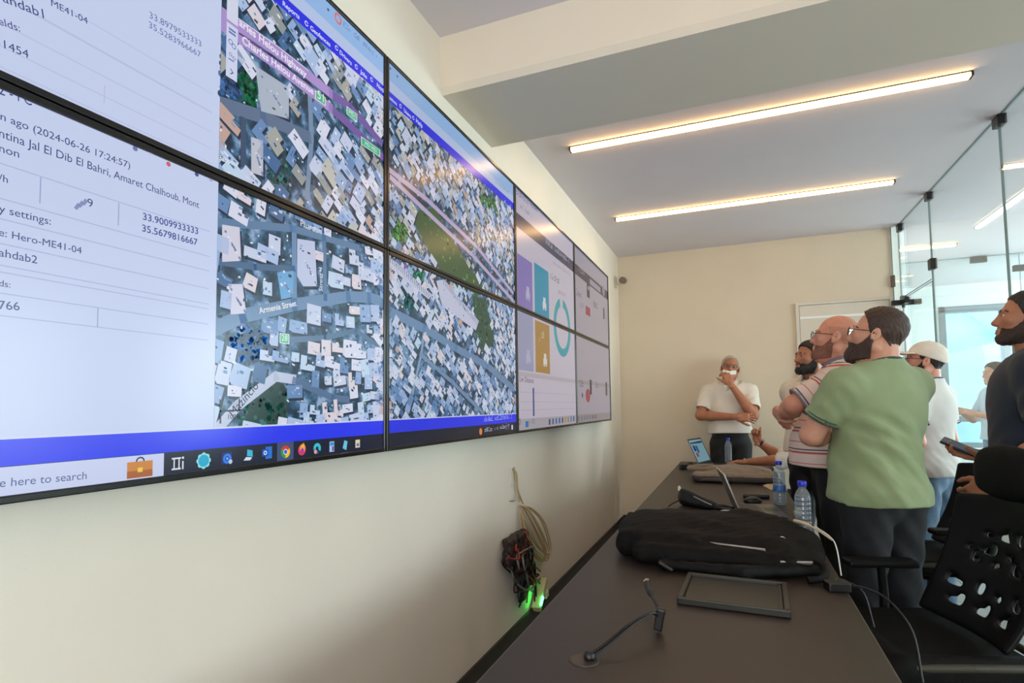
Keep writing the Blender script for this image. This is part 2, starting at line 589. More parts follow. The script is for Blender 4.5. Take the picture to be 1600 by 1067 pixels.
displays = {}
rects = {}
DL = {
    (0, 1): 'upper nearest wall display, coordinates list beside purple highway map',
    (0, 0): 'lower nearest wall display, dated address list above a white search bar',
    (1, 1): 'upper second wall display, glare across tree lined aerial map',
    (1, 0): 'lower second wall display, aerial map with long roofs above taskbar',
    (2, 1): 'upper third wall display, purple and teal cards with ring top',
    (2, 0): 'lower third wall display, tan card and thin blue bar',
    (3, 1): 'upper farthest wall display, grey page with white search box',
    (3, 0): 'lower farthest wall display, grey page with one pink mark',
}
for ci in range(4):
    for ri in range(2):
        y0 = COLY[ci]
        z0 = MIDZ - DH if ri == 0 else MIDZ
        root = thing('wall_display', (0.0, y0 + DW / 2, z0), 0, DL[(ci, ri)], 'display', 'video wall displays')
        c = (0, y0 + DW / 2, z0)
        g = 0.0012
        MB().box((0.028, -DW / 2 + 0.02, 0.02), (0.070, DW / 2 - 0.02, DH - 0.02)).build('housing', HOUSE_M, root, bevel=0.004)
        MB().box((0.001, -0.25, 0.15), (0.028, 0.25, DH - 0.15)).build('wall_mount', HOUSE_M, root)
        f = MB()
        w2, x0, x1 = DW / 2 - g, 0.066, 0.0925
        f.box((x0, -w2, g), (x1, -w2 + BZ, DH - g)).box((x0, w2 - BZ, g), (x1, w2, DH - g))
        f.box((x0, -w2 + BZ, g), (x1, w2 - BZ, g + BZ)).box((x0, -w2 + BZ, DH - g - BZ), (x1, w2 - BZ, DH - g))
        f.build('bezel', BEZEL_M, root, bevel=0.0022)
        displays[(ci, ri)] = (root, MB(), [], c)
        rects[(ci, ri)] = (y0 + g + BZ, y0 + DW - g - BZ, z0 + g + BZ, z0 + DH - g - BZ)


def clip_poly(P, rc):
    ya, yb, za, zb = rc
    for ax, lim, sg in ((0, ya, 1), (0, yb, -1), (1, za, 1), (1, zb, -1)):
        out = []
        for i in range(len(P)):
            a, b = P[i - 1], P[i]
            ia, ib = (a[ax] - lim) * sg >= 0, (b[ax] - lim) * sg >= 0
            if ia != ib:
                t = (lim - a[ax]) / (b[ax] - a[ax])
                out.append((a[0] + t * (b[0] - a[0]), a[1] + t * (b[1] - a[1])))
            if ib:
                out.append(b)
        P = out
        if len(P) < 3:
            return []
    return P


def show(P, colr, layer, only=None, cut=None):
    """Put a flat polygon of the picture on every display it falls on."""
    for key, rc in rects.items():
        if only is not None and key not in only:
            continue
        if cut is not None:
            rc = (max(rc[0], cut[0]), min(rc[1], cut[1]), max(rc[2], cut[2]), min(rc[3], cut[3]))
            if rc[0] >= rc[1] or rc[2] >= rc[3]:
                continue
        Q = clip_poly(P, rc)
        if not Q:
            continue
        area = sum(Q[i - 1][0] * Q[i][1] - Q[i][0] * Q[i - 1][1] for i in range(len(Q)))
        if abs(area) < 1e-9:
            continue
        if area < 0:
            Q = Q[::-1]
        root, mb, ms, c = displays[key]
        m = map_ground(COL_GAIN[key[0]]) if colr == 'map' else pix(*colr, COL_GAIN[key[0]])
        if m not in ms:
            ms.append(m)
        x = FX - 0.004 + 0.00016 * layer
        mb.add([(x, q[0] - c[1], q[1] - c[2]) for q in Q], [tuple(range(len(Q)))], ms.index(m))


def rect(y0, y1, z0, z1, colr, layer, only=None, cut=None):
    show([(y0, z0), (y1, z0), (y1, z1), (y0, z1)], colr, layer, only, cut)


def ribbon(pts, w, colr, layer, only=None, cut=None):
    for i in range(len(pts) - 1):
        a, b = Vector(pts[i]), Vector(pts[i + 1])
        d = (b - a)
        if d.length < 1e-6:
            continue
        d.normalize()
        n = Vector((-d.y, d.x)) * w / 2
        e = d * w * 0.3
        show([tuple(a - n - e), tuple(b - n + e), tuple(b + n + e), tuple(a + n - e)], colr, layer, only, cut)


def disc(c, r, colr, layer, n=20, ry=None, only=None):
    ry = ry or r
    show([(c[0] + r * math.cos(2 * math.pi * k / n), c[1] + ry * math.sin(2 * math.pi * k / n)) for k in range(n)], colr, layer, only)


def arc(c, r0, r1, a0, a1, colr, layer, n=24, only=None):
    for k in range(n):
        t0, t1 = a0 + (a1 - a0) * k / n, a0 + (a1 - a0) * (k + 1) / n
        show([(c[0] + r * math.cos(t), c[1] + r * math.sin(t)) for r, t in ((r0, t0), (r1, t0), (r1, t1), (r0, t1))], colr, layer, only)


_glyph = {}


def glyphs(s):
    if s not in _glyph:
        cu = bpy.data.curves.new('lettering', 'FONT')
        cu.body = s
        cu.resolution_u = 3
        o = bpy.data.objects.new('lettering', cu)
        COL.objects.link(o)
        dg = bpy.context.evaluated_depsgraph_get()
        me = bpy.data.meshes.new_from_object(o.evaluated_get(dg))
        vs = [(v.co.x, v.co.y) for v in me.vertices]
        fs = [tuple(p.vertices) for p in me.polygons]
        bpy.data.objects.remove(o)
        bpy.data.curves.remove(cu)
        bpy.data.meshes.remove(me)
        _glyph[s] = (vs, fs, min(v[0] for v in vs), max(v[0] for v in vs))
    return _glyph[s]


def text(s, p0, p1, colr, layer=12, tall=1.0, only=None, cut=None, bold=0.0):
    """Lettering whose baseline runs from p0 to p1 on the picture plane."""
    vs, fs, x0, x1 = glyphs(s)
    d = Vector(p1) - Vector(p0)
    k = d.length / (x1 - x0)
    d.normalize()
    n = Vector((-d.y, d.x))
    offs = [(0, 0)] if not bold else [(0, 0), (bold, 0), (0, bold), (bold, bold)]
    for ox, oz in offs:
        W_ = [Vector(p0) + d * ((v[0] - x0) * k) + n * (v[1] * k * tall) for v in vs]
        for f in fs:
            show([(W_[i].x + ox, W_[i].y + oz) for i in f], colr, layer, only, cut)


def scribble(p0, p1, h, colr, layer=12, seed=1, only=None):
    """Interface text too small to read: little strokes in word groups."""
    r = random.Random(seed)
    d = Vector(p1) - Vector(p0)
    L = d.length
    d.normalize()
    n = Vector((-d.y, d.x))
    t = 0.0
    while t < L:
        if r.random() < 0.13:
            t += h * 0.9
            continue
        w = h * r.uniform(0.12, 0.2)
        hh = h * r.choice((0.65, 0.65, 1.0))
        a = Vector(p0) + d * t
        if r.random() < 0.5:
            show([tuple(a), tuple(a + d * w), tuple(a + d * w + n * hh), tuple(a + n * hh)], colr, layer, only)
        else:
            for q in (0, hh - w):
                show([tuple(a + n * q), tuple(a + d * h * 0.4 + n * q), tuple(a + d * h * 0.4 + n * (q + w)), tuple(a + n * (q + w))], colr, layer, only)
        t += h * r.uniform(0.4, 0.62)


AB, AT = (0, 0), (0, 1)
MAPS = [(0, 0), (0, 1), (1, 0), (1, 1)]
PAGE = (206, 218, 250)
INK = (58, 68, 132)
FAINT = (190, 200, 236)
MAP_Y0 = ((-0.6630, 1.5260)[0] + (-0.6620, 2.0490)[0]) / 2
BAND0, BAND1 = (-0.7800, 1.2370)[1], (-1.0570, 1.2800)[1]     # lower blue band
TASK0 = MIDZ - DH
MENU0, MENU1 = (-0.1330, 2.3900)[1], (-0.0710, 2.4270)[1]   # blue menu band at the top

# page left of the map
rect(-DW, MAP_Y0, MIDZ - DH, MIDZ + DH, PAGE, 0, only=[AB, AT])
# aerial map across four displays
rect(MAP_Y0, DW, BAND1, MENU0, 'map', 0, only=MAPS)
MC = (MAP_Y0, DW, BAND1, MENU0)

# --- streets, parks and sheds of the aerial map
roads = [
    ([(-0.6620, 1.5080), (-0.5900, 1.5460), (-0.4220, 1.6010), (-0.1970, 1.6630), (-0.0930, 1.6790), (-0.0070, 1.6790), (0.0190, 1.6530), (0.2520, 1.6210), (0.5120, 1.5700), (0.8370, 1.5140), (1.1720, 1.4140)], 0.034, (108, 142, 182)),
    ([(-0.6490, 1.2840), (-0.6010, 1.3310), (-0.4830, 1.4060), (-0.4200, 1.4010)], 0.026, (196, 206, 232)),
    ([(-0.4200, 1.3980), (-0.2650, 1.3540), (-0.1950, 1.3480)], 0.020, (84, 112, 150)),
    ([(-0.4250, 1.8180), (-0.4210, 1.6090)], 0.018, (110, 144, 184)),
    ([(-0.3080, 1.8230), (-0.2990, 1.6370)], 0.016, (90, 124, 164)),
    ([(-0.6570, 1.6610), (-0.5540, 1.6730), (-0.4240, 1.6980)], 0.016, (70, 104, 142)),
    ([(-0.6590, 1.7530), (-0.4350, 1.8050), (-0.1470, 1.8280)], 0.020, (96, 130, 168)),
    ([(-0.4670, 1.5000), (-0.3000, 1.5250), (-0.1590, 1.5640), (-0.0220, 1.5200)], 0.016, (84, 116, 152)),
    ([(0.2230, 1.5210), (0.4740, 1.4260), (0.7860, 1.2900)], 0.018, (120, 148, 186)),
    ([(0.2520, 1.6210), (0.2300, 1.5210), (0.1670, 1.3720)], 0.014, (140, 164, 196)),
    ([(-0.6610, 2.0330), (-0.5350, 2.0620), (-0.3730, 2.0840)], 0.034, (96, 116, 148)),
    ([(-0.3700, 2.2120), (-0.3610, 2.0840), (-0.3780, 1.9070)], 0.018, (120, 146, 176)),
    ([(-0.5960, 2.0270), (-0.5940, 1.9150)], 0.016, (60, 80, 112)),
]
parks = [
    ([(-0.4760, 1.4030), (-0.4420, 1.3740), (-0.4440, 1.2930), (-0.4890, 1.2780), (-0.6000, 1.2800), (-0.5860, 1.3090), (-0.5220, 1.3650)], (24, 62, 58)),
    ([(-0.6260, 1.4890), (-0.5430, 1.5240), (-0.4840, 1.4780), (-0.5490, 1.4340), (-0.6180, 1.4420)], (20, 58, 98)),
    ([(-0.6100, 2.1530), (-0.5560, 2.1590), (-0.5580, 2.1070), (-0.5790, 2.0560), (-0.6070, 2.1110)], (26, 70, 50)),
    ([(-0.6610, 2.1570), (-0.6100, 2.1530), (-0.6040, 2.1020), (-0.6610, 2.0430)], (44, 66, 96)),
    ([(-0.5150, 1.9830), (-0.4540, 2.0100), (-0.4380, 1.9240), (-0.5000, 1.8850)], (40, 66, 70)),
    ([(0.1500, 2.0370), (0.3360, 2.1170), (0.5540, 1.9900), (0.8440, 1.8670), (0.7300, 1.8340), (0.3750, 1.8620)], (58, 92, 52)),
    ([(0.0360, 1.9640), (0.1330, 1.9850), (0.1160, 1.9150), (0.0360, 1.9110)], (70, 104, 62)),
    ([(0.6700, 1.8260), (0.8440, 1.8290), (0.9340, 1.6180), (0.7490, 1.5820), (0.7080, 1.6780)], (36, 76, 60)),
    ([(0.1030, 1.7300), (0.1690, 1.7500), (0.1820, 1.6860), (0.1150, 1.6750)], (30, 70, 72)),
    ([(0.1690, 1.8460), (0.2540, 1.8420), (0.2540, 1.7960), (0.1830, 1.8120)], (48, 92, 74)),
    ([(0.7400, 2.3120), (0.9500, 2.3730), (0.9800, 2.3050), (0.8250, 2.2800)], (70, 110, 70)),
]
sheds = [
    ([(0.0190, 1.8370), (0.0650, 1.8320), (0.3170, 1.7610), (0.2860, 1.7390), (0.0190, 1.8040)], (206, 212, 236)),
    ([(0.3450, 1.8230), (0.4110, 1.8430), (0.7410, 1.7170), (0.7080, 1.6690), (0.3930, 1.7290)], (204, 208, 234)),
    ([(-0.5630, 2.1810), (-0.4490, 2.1860), (-0.4480, 2.0990), (-0.5420, 2.0740)], (176, 188, 206)),
    ([(-0.5720, 1.9940), (-0.5340, 2.0010), (-0.5330, 1.9090), (-0.5700, 1.9050)], (198, 200, 216)),
    ([(-0.4130, 1.7830), (-0.3450, 1.7940), (-0.3340, 1.6680), (-0.3890, 1.6570), (-0.4120, 1.6800)], (196, 206, 236)),
    ([(-0.4830, 1.6750), (-0.4240, 1.6920), (-0.4270, 1.6210), (-0.4680, 1.6070)], (110, 172, 222)),
    ([(-0.6320, 1.6150), (-0.5910, 1.6230), (-0.5790, 1.5540), (-0.6230, 1.5450)], (216, 216, 238)),
    ([(-0.6510, 1.7500), (-0.6020, 1.7580), (-0.5960, 1.6780), (-0.6490, 1.6630)], (216, 214, 232)),
]
for P, c_ in parks:
    show(P, c_, 1, MAPS, MC)
    r_ = random.Random(len(P) + int(P[0][0] * 100))
    ys, zs = [p[0] for p in P], [p[1] for p in P]
    for q in range(130):
        y_, z_ = r_.uniform(min(ys), max(ys)), r_.uniform(min(zs), max(zs))
        k_ = r_.uniform(0.5, 2.1)
        disc((y_, z_), r_.uniform(0.003, 0.009), tuple(int(min(255, v * k_)) // 12 * 12 for v in c_), 1.3, 7)


def near_line(p, pts, d):
    p = Vector(p)
    for i in range(len(pts) - 1):
        a, b = Vector(pts[i]), Vector(pts[i + 1])
        t = max(0, min(1, (p - a).dot(b - a) / max(1e-9, (b - a).length_squared)))
        if (p - a - (b - a) * t).length < d:
            return True
    return False


def inside(p, P):
    c_ = False
    for i in range(len(P)):
        a, b = P[i - 1], P[i]
        if (a[1] > p[1]) != (b[1] > p[1]) and p[0] < (b[0] - a[0]) * (p[1] - a[1]) / (b[1] - a[1]) + a[0]:
            c_ = not c_
    return c_


HW1 = [(-0.6640, 2.2510), (-0.6120, 2.2520), (-0.4990, 2.2580), (-0.3830, 2.2610), (-0.2830, 2.2580), (-0.1910, 2.2620), (-0.0280, 2.2210), (0.0210, 2.1460), (0.2770, 2.1280), (0.7350, 2.0590), (1.1750, 1.9280)]
HW2 = [(-0.6630, 2.2230), (-0.6120, 2.2220), (-0.4990, 2.2230), (-0.3580, 2.2180), (-0.2830, 2.2130), (-0.1310, 2.1940), (-0.0220, 2.1750), (0.0290, 2.1220), (0.2580, 2.0820), (0.6800, 2.0100), (1.1740, 1.8870)]
roofs = [(222, 226, 246), (204, 214, 240), (176, 198, 236), (226, 216, 226), (148, 178, 222), (104, 142, 192), (198, 220, 244), (70, 110, 158), (200, 168, 158)]
wts = [22, 20, 16, 9, 12, 9, 11, 6, 1.6]
bits = ((70, 104, 156), (118, 154, 204), (160, 182, 218), (36, 62, 104), (238, 240, 250), (206, 214, 236), (96, 150, 190))
br = random.Random(11)


def building(y_, z_, a, b, th, base, dark):
    ca, sa = math.cos(th), math.sin(th)

    def loc(u, v):
        return (y_ + u * a * ca - v * b * sa, z_ + u * a * sa + v * b * ca)
    Q = [loc(-1, -1), loc(1, -1), loc(1, 1), loc(-1, 1)]
    k_ = br.random()
    if k_ < 0.3:
        n_ = br.uniform(-0.2, 0.35)
        Q = [loc(-1, -1), loc(1, -1), loc(1, n_), loc(n_, n_ + 0.05), loc(n_, 1), loc(-1, 1)]
    elif k_ < 0.45:
        Q = [loc(-1, -0.7), loc(-0.6, -1), loc(1, -0.9), loc(0.9, 1), loc(-0.9, 0.95)]
    show([(q[0] + 0.005, q[1] - 0.007) for q in Q], dark, 2, MAPS, MC)
    show(Q, base, 3, MAPS, MC)
    for q in range(br.choice((2, 3, 4, 5))):
        u, v = br.uniform(-0.75, 0.6), br.uniform(-0.75, 0.6)
        du, dv = br.uniform(0.12, 0.5), br.uniform(0.08, 0.35)
        show([loc(u, v), loc(min(0.9, u + du), v), loc(min(0.9, u + du), min(0.9, v + dv)), loc(u, min(0.9, v + dv))], br.choice(bits), 4, MAPS, MC)


for far in (False, True):
    gy, gz = (0.040, 0.034) if far else (0.050, 0.043)
    y_a, y_b = (0.0, DW) if far else (MAP_Y0, 0.0)
    for iy in range(-1, int((y_b - y_a) / gy) + 2):
        for iz in range(-1, int((MENU0 - BAND1) / gz) + 2):
            y_ = y_a + (iy + 0.5 * (iz % 2)) * gy + br.uniform(-0.010, 0.010)
            z_ = BAND1 + iz * gz + br.uniform(-0.009, 0.009)
            if z_ > MENU0 + 0.02 or y_ > y_b + 0.01:
                continue
            up = z_ > 1.86
            th = (-0.62 if far else (-0.55 if up else -0.2 + 0.5 * (y_ - y_a))) + br.uniform(-0.14, 0.14)
            p = (y_, z_)
            if any(near_line(p, r[0], r[1] * 0.5 + 0.014) for r in roads) or near_line(p, HW1, 0.034) or near_line(p, HW2, 0.034):
                continue
            if any(inside(p, P) for P, c_ in parks) or any(inside(p, P) for P, c_ in sheds):
                continue
            c_ = br.choices(roofs, wts)[0]
            if up and br.random() < 0.3:
                c_ = br.choice(((170, 172, 168), (150, 158, 160), (196, 196, 190)))
            building(y_, z_, gy * br.choice((0.30, 0.40, 0.48, 0.56, 0.70)), gz * br.choice((0.30, 0.40, 0.46, 0.54, 0.64)), th, c_, (16, 38, 70))
            if br.random() < 0.5 and y_ > MAP_Y0 + 0.02:
                disc((y_ + gy * br.uniform(0.35, 0.6), z_ + gz * br.uniform(-0.5, 0.5)), br.uniform(0.004, 0.009), br.choice(((24, 66, 70), (30, 78, 66), (44, 92, 70), (20, 56, 84))), 2.2, 7, only=MAPS)
for q in range(2600):      # cars, sheds, cisterns and courtyard clutter between the houses
    y_, z_ = br.uniform(MAP_Y0 + 0.01, DW), br.uniform(BAND1, MENU0)
    if any(inside((y_, z_), P) for P, c_ in parks) or any(near_line((y_, z_), r[0], r[1] * 0.5) for r in roads):
        continue
    th, a, b = br.uniform(-0.9, 0.3), br.uniform(0.002, 0.006), br.uniform(0.0015, 0.004)
    ca, sa = math.cos(th), math.sin(th)
    show([(y_ + u * a * ca - v * b * sa, z_ + u * a * sa + v * b * ca) for u, v in ((-1, -1), (1, -1), (1, 1), (-1, 1))],
         br.choice(((18, 40, 66), (24, 60, 70), (220, 226, 244), (150, 176, 212), (60, 96, 140), (236, 240, 250), (12, 28, 50))), 1.6 if q % 4 else 4.6, MAPS, MC)
for pts, w_, c_ in roads:
    ribbon(pts, w_, c_, 2.6, MAPS, MC)
for P, c_ in sheds:
    show([(q[0] + 0.006, q[1] - 0.008) for q in P], (22, 40, 70), 2, MAPS, MC)
    show(P, c_, 3, MAPS, MC)
    r_ = random.Random(5)
    cy_, cz_ = sum(q[0] for q in P) / len(P), sum(q[1] for q in P) / len(P)
    a_, b_ = Vector(P[0]), Vector(P[2])
    for q in range(14):
        t_ = r_.random()
        e_ = a_.lerp(b_, t_)
        e_ = e_.lerp(Vector((cy_, cz_)), r_.uniform(0.0, 0.7))
        disc((e_.x, e_.y), 0.0035, r_.choice(((110, 130, 170), (150, 164, 196), (240, 240, 250))), 4, 6)
for k in range(22):      # shadow ribs along the long shed roofs
    for A_, B_ in (((0.0290, 1.8340), (0.2950, 1.7520)), ((0.4070, 1.8320), (0.7200, 1.7070))):
        e_ = Vector(A_).lerp(Vector(B_), k / 21)
        rect(e_.x - 0.002, e_.x + 0.002, e_.y - 0.012, e_.y + 0.010, (120, 128, 168), 4, MAPS)
# the purple highway pair
for H_ in (HW1, HW2):
    ribbon(H_[:5], 0.030, (178, 150, 214), 5, MAPS, MC)
    ribbon(H_[4:7], 0.026, (120, 92, 168), 5, MAPS, MC)
    ribbon(H_[7:], 0.020, (190, 176, 214), 5, MAPS, MC)
ribbon([(-0.6120, 2.2330), (-0.4710, 2.2370), (-0.3590, 2.2350)], 0.004, (48, 42, 92), 6, MAPS, MC)
ribbon([(-0.6300, 2.2670), (-0.4990, 2.2750), (-0.3750, 2.2750)], 0.003, (232, 224, 246), 6, MAPS, MC)
text('arles Helou Highway', (-0.6140, 2.2520), (-0.3860, 2.2480), (238, 236, 250), 8, 1.0, MAPS, MC, bold=0.0012)
text('Charles Helou Avenue', (-0.6040, 2.2140), (-0.3570, 2.2140), (238, 236, 250), 8, 1.0, MAPS, MC, bold=0.0012)
text('Armenia Street', (-0.5390, 1.5590), (-0.4140, 1.5990), (238, 242, 250), 8, 1.0, MAPS, MC, bold=0.0008)
text('Mazincio', (-0.6120, 1.3050), (-0.5380, 1.3780), (30, 40, 78), 8, 1.0, MAPS, MC)
text('Pharaon', (-0.4020, 1.8210), (-0.3200, 1.8210), (230, 236, 250), 8, 1.0, MAPS, MC)
text('Babboul', (-0.6640, 1.8980), (-0.6120, 1.9020), (230, 236, 250), 8, 1.0, MAPS, MC, bold=0.0008)
text('Street 4', (-0.3130, 1.6570), (-0.3140, 1.7260), (226, 232, 248), 8, 1.0, MAPS, MC)
for c_, w_, s_ in (((-0.3270, 2.2200), 0.022, '51'), ((-0.1840, 2.2430), 0.026, 'M51'), ((-0.0860, 2.1800), 0.052, 'M51 M51'), ((-0.4560, 1.5060), 0.017, '28')):
    rect(c_[0] - w_, c_[0] + w_, c_[1] - 0.013, c_[1] + 0.013, (236, 246, 246), 8, MAPS)
    rect(c_[0] - w_ + 0.003, c_[0] + w_ - 0.003, c_[1] - 0.011, c_[1] + 0.011, (72, 190, 146), 9, MAPS)
    text(s_, (c_[0] - w_ * 0.6, c_[1] - 0.006), (c_[0] + w_ * 0.6, c_[1] - 0.006), (240, 250, 246), 10, 1.0)
disc((0.1180, 1.8280), 0.014, (150, 70, 190), 9, 3)
# scale bar in the map corner
for a_, b_ in (((-0.6470, 1.2930), (-0.6480, 1.3450)), ((-0.6480, 1.3200), (-0.5720, 1.3220)), ((-0.5960, 1.3210), (-0.5960, 1.3470))):
    ribbon([a_, b_], 0.004, (30, 30, 44), 9, MAPS)
text('100 ft', (-0.6260, 1.3010), (-0.5900, 1.3010), (30, 30, 44), 9, 1.0, MAPS)
# zoom control panel on the map
rect((-0.6490, 2.1960)[0], (-0.6170, 2.2170)[0], (-0.6160, 2.1070)[1], (-0.6190, 2.2390)[1], (214, 222, 248), 9, [AT])
rect((-0.6490, 2.1960)[0], (-0.6170, 2.2170)[0], (-0.6190, 2.2460)[1], (-0.6210, 2.3300)[1], (220, 224, 244), 9, [AT])
ZC = ((-0.6490, 2.1960)[0] + (-0.6170, 2.2170)[0]) / 2
for zc, k in (((-0.6350, 2.2220)[1], 0), ((-0.6350, 2.1930)[1], 1), ((-0.6340, 2.1600)[1], 2), ((-0.6330, 2.1240)[1], 3)):
    if k == 0:
        for q in (-0.5 * 0.012, 0.5 * 0.004):
            rect(ZC - 0.5 * 0.020, ZC + 0.5 * 0.020, zc + q, zc + q + 0.5 * 0.010, (110, 122, 190), 10, [AT])
    elif k == 1:
        arc((ZC - 0.5 * 0.008, zc + 0.5 * 0.006), 0.5 * 0.009, 0.5 * 0.013, 0, 6.28, (100, 112, 190), 10, 14)
        arc((ZC + 0.5 * 0.010, zc - 0.5 * 0.006), 0.5 * 0.009, 0.5 * 0.013, 0, 6.28, (100, 112, 190), 10, 14)
    elif k == 2:
        arc((ZC - 0.5 * 0.008, zc + 0.5 * 0.010), 0.5 * 0.006, 0.5 * 0.009, 0, 6.28, (100, 112, 190), 10, 12)
        arc((ZC + 0.5 * 0.012, zc + 0.5 * 0.002), 0.5 * 0.006, 0.5 * 0.009, 0, 6.28, (100, 112, 190), 10, 12)
        rect(ZC - 0.5 * 0.02, ZC + 0.5 * 0.012, zc - 0.5 * 0.018, zc - 0.5 * 0.012, (100, 112, 190), 10, [AT])
    else:
        ribbon([(ZC - 0.5 * 0.006, zc + 0.5 * 0.012), (ZC + 0.5 * 0.008, zc), (ZC - 0.5 * 0.006, zc - 0.5 * 0.012)], 0.5 * 0.005, (70, 80, 160), 10, [AT])

# --- list page, upper display
T = lambda s, a, b, tall=1.0, c_=INK, bold=0.0: text(s, a, b, c_, 8, tall, [AB, AT], None, bold)
T('ME41-04', (-1.0070, 2.0310), (-0.9480, 2.0360))
T('ahdab1', (-1.0750, 1.9910), (-1.0170, 2.0010))
T('elds:', (-1.0790, 1.9500), (-1.0500, 1.9560))
T('31454', (-1.0830, 1.9140), (-1.0370, 1.9180))
T('2 - PC', (-1.0750, 1.8360), (-1.0300, 1.8390), 1.5)
T('33.8979533333', (-0.8330, 2.1250), (-0.7140, 2.1360), 1.0, (110, 120, 176), 0)
T('35.5283966667', (-0.8340, 2.1040), (-0.7150, 2.1100), 1.0, (110, 120, 176), 0)
for q in ((-0.9680, 2.0430), (-0.9670, 2.0010), (-0.9660, 1.9540), (-0.9650, 1.9160), (-0.9140, 1.8820), (-0.8100, 1.9990)):
    rect(-DW, MAP_Y0 - 0.02, q[1] - 0.0009, q[1] + 0.0009, FAINT, 4, [AT])
rect((-0.9150, 1.9280)[0] - 0.001, (-0.9150, 1.9280)[0] + 0.001, (-0.9150, 1.9040)[1], (-0.9160, 1.9380)[1], FAINT, 4, [AT])
# --- list page, lower display
T('n ago (2024-06-26 17:24:57)', (-1.0720, 1.7950), (-0.8640, 1.7970))
T('ntina Jal El Dib El Bahri, Amaret Chalhoub, Mont', (-1.0730, 1.7660), (-0.7120, 1.7680), 1.15)
T('non', (-1.0720, 1.7420), (-1.0450, 1.7430))
T('/h', (-1.0710, 1.6950), (-1.0590, 1.6950))
T('9', (-0.9380, 1.6970), (-0.9290, 1.6980))
T('33.9009933333', (-0.8360, 1.7040), (-0.7130, 1.7090), 1.0, (88, 98, 160), 0.0004)
T('35.5679816667', (-0.8370, 1.6800), (-0.7140, 1.6840), 1.0, (88, 98, 160), 0.0004)
T('y settings:', (-1.0690, 1.6440), (-0.9960, 1.6450))
T('e: Hero-ME41-04', (-1.0680, 1.6060), (-0.9460, 1.6070))
T('ahdab2', (-1.0670, 1.5730), (-1.0140, 1.5730))
T('ds:', (-1.0650, 1.5250), (-1.0500, 1.5250))
T('766', (-1.0640, 1.4880), (-1.0360, 1.4900))
for q in ((-1.0720, 1.7240), (-1.0700, 1.6670), (-1.0690, 1.6340), (-1.0670, 1.5940), (-1.0660, 1.5590), (-1.0660, 1.5480), (-1.0650, 1.5140), (-1.0640, 1.4780)):
    rect(-DW, MAP_Y0 - 0.02, q[1] - 0.0009, q[1] + 0.0009, (180, 188, 232), 4, [AB])
for a_, b_ in (((-1.0130, 1.7230), (-1.0110, 1.6770)), ((-0.8830, 1.7220), (-0.8810, 1.6780)), ((-0.9150, 1.5130), (-0.9140, 1.4780))):
    rect(a_[0] - 0.0009, a_[0] + 0.0009, b_[1], a_[1], (160, 168, 216), 4, [AB])
sc_ = (-0.9520, 1.6970)      # little satellite sign
for q in range(3):
    show([(sc_[0] - 0.009 + q * 0.006, sc_[1] - 0.010 + q * 0.006), (sc_[0] - 0.004 + q * 0.006, sc_[1] - 0.013 + q * 0.006), (sc_[0] + 0.002 + q * 0.006, sc_[1] - 0.003 + q * 0.006), (sc_[0] - 0.003 + q * 0.006, sc_[1] + 0.001 + q * 0.006)], (140, 150, 196), 8, [AB])
# small signs half hidden by the seam
for q, c_ in (((-0.8550, 1.8410), (110, 120, 180)), ((-0.8240, 1.8460), (196, 204, 236)), ((-0.7850, 1.8380), (220, 90, 110)), ((-0.7190, 1.8420), (70, 80, 150)), ((-0.6830, 1.8440), (170, 178, 216))):
    disc(q, 0.005, c_, 7, 12, only=[AB])

# --- blue band and task bar of the lower displays
rect(-DW, DW, BAND0, BAND1, (40, 56, 250), 5, [AB, (1, 0)])
rect(-DW, DW, BAND1, BAND1 + 0.004, (214, 222, 250), 5, [AB, (1, 0)])
rect(-DW, DW, TASK0, BAND0, (24, 30, 52), 5, [AB, (1, 0)])
SB = (-0.7800, 1.1950)[0]
rect(-DW, SB, TASK0, BAND0 - 0.001, (208, 218, 250), 6, [AB])
text('e here to search', (-1.0540, 1.2050), (-0.9260, 1.2020), (86, 98, 158), 8, 1.0, [AB])
K = 0.55          # icon scale
b_ = (-0.8290, 1.2100)
rect(b_[0] - K * 0.046, b_[0] + K * 0.046, b_[1] - K * 0.031, b_[1] + K * 0.026, (214, 138, 60), 8, [AB])
rect(b_[0] - K * 0.046, b_[0] + K * 0.046, b_[1] - K * 0.031, b_[1] - K * 0.006, (178, 100, 52), 9, [AB])
rect(b_[0] - K * 0.009, b_[0] + K * 0.009, b_[1] - K * 0.012, b_[1] + K * 0.004, (250, 206, 80), 10, [AB])
arc((b_[0], b_[1] + K * 0.026), K * 0.011, K * 0.016, 0, math.pi, (36, 36, 56), 9, 12)
i_ = (-0.7510, 1.2120)
for q in (-1, 1):
    ribbon([(i_[0] - K * 0.020, i_[1] + q * K * 0.020), (i_[0] + K * 0.014, i_[1] + q * K * 0.020)], K * 0.006, (230, 234, 246), 8, [AB])
ribbon([(i_[0] - K * 0.012, i_[1] - K * 0.020), (i_[0] - K * 0.012, i_[1] + K * 0.020)], K * 0.005, (230, 234, 246), 8, [AB])
ribbon([(i_[0] + K * 0.008, i_[1] - K * 0.020), (i_[0] + K * 0.008, i_[1] + K * 0.020)], K * 0.005, (230, 234, 246), 8, [AB])
ribbon([(i_[0] + K * 0.024, i_[1] - K * 0.022), (i_[0] + K * 0.024, i_[1] + K * 0.006)], K * 0.006, (230, 234, 246), 8, [AB])
disc((i_[0] + K * 0.024, i_[1] + K * 0.020), K * 0.005, (230, 234, 246), 8, 8)
i_ = (-0.6880, 1.2120)
for q in range(8):
    disc((i_[0] + K * 0.022 * math.cos(q * 0.785), i_[1] + K * 0.022 * math.sin(q * 0.785)), K * 0.011, (150, 236, 246), 8, 10)
disc(i_, K * 0.024, (40, 178, 216), 9, 16)
i_ = (-0.6270, 1.2110)
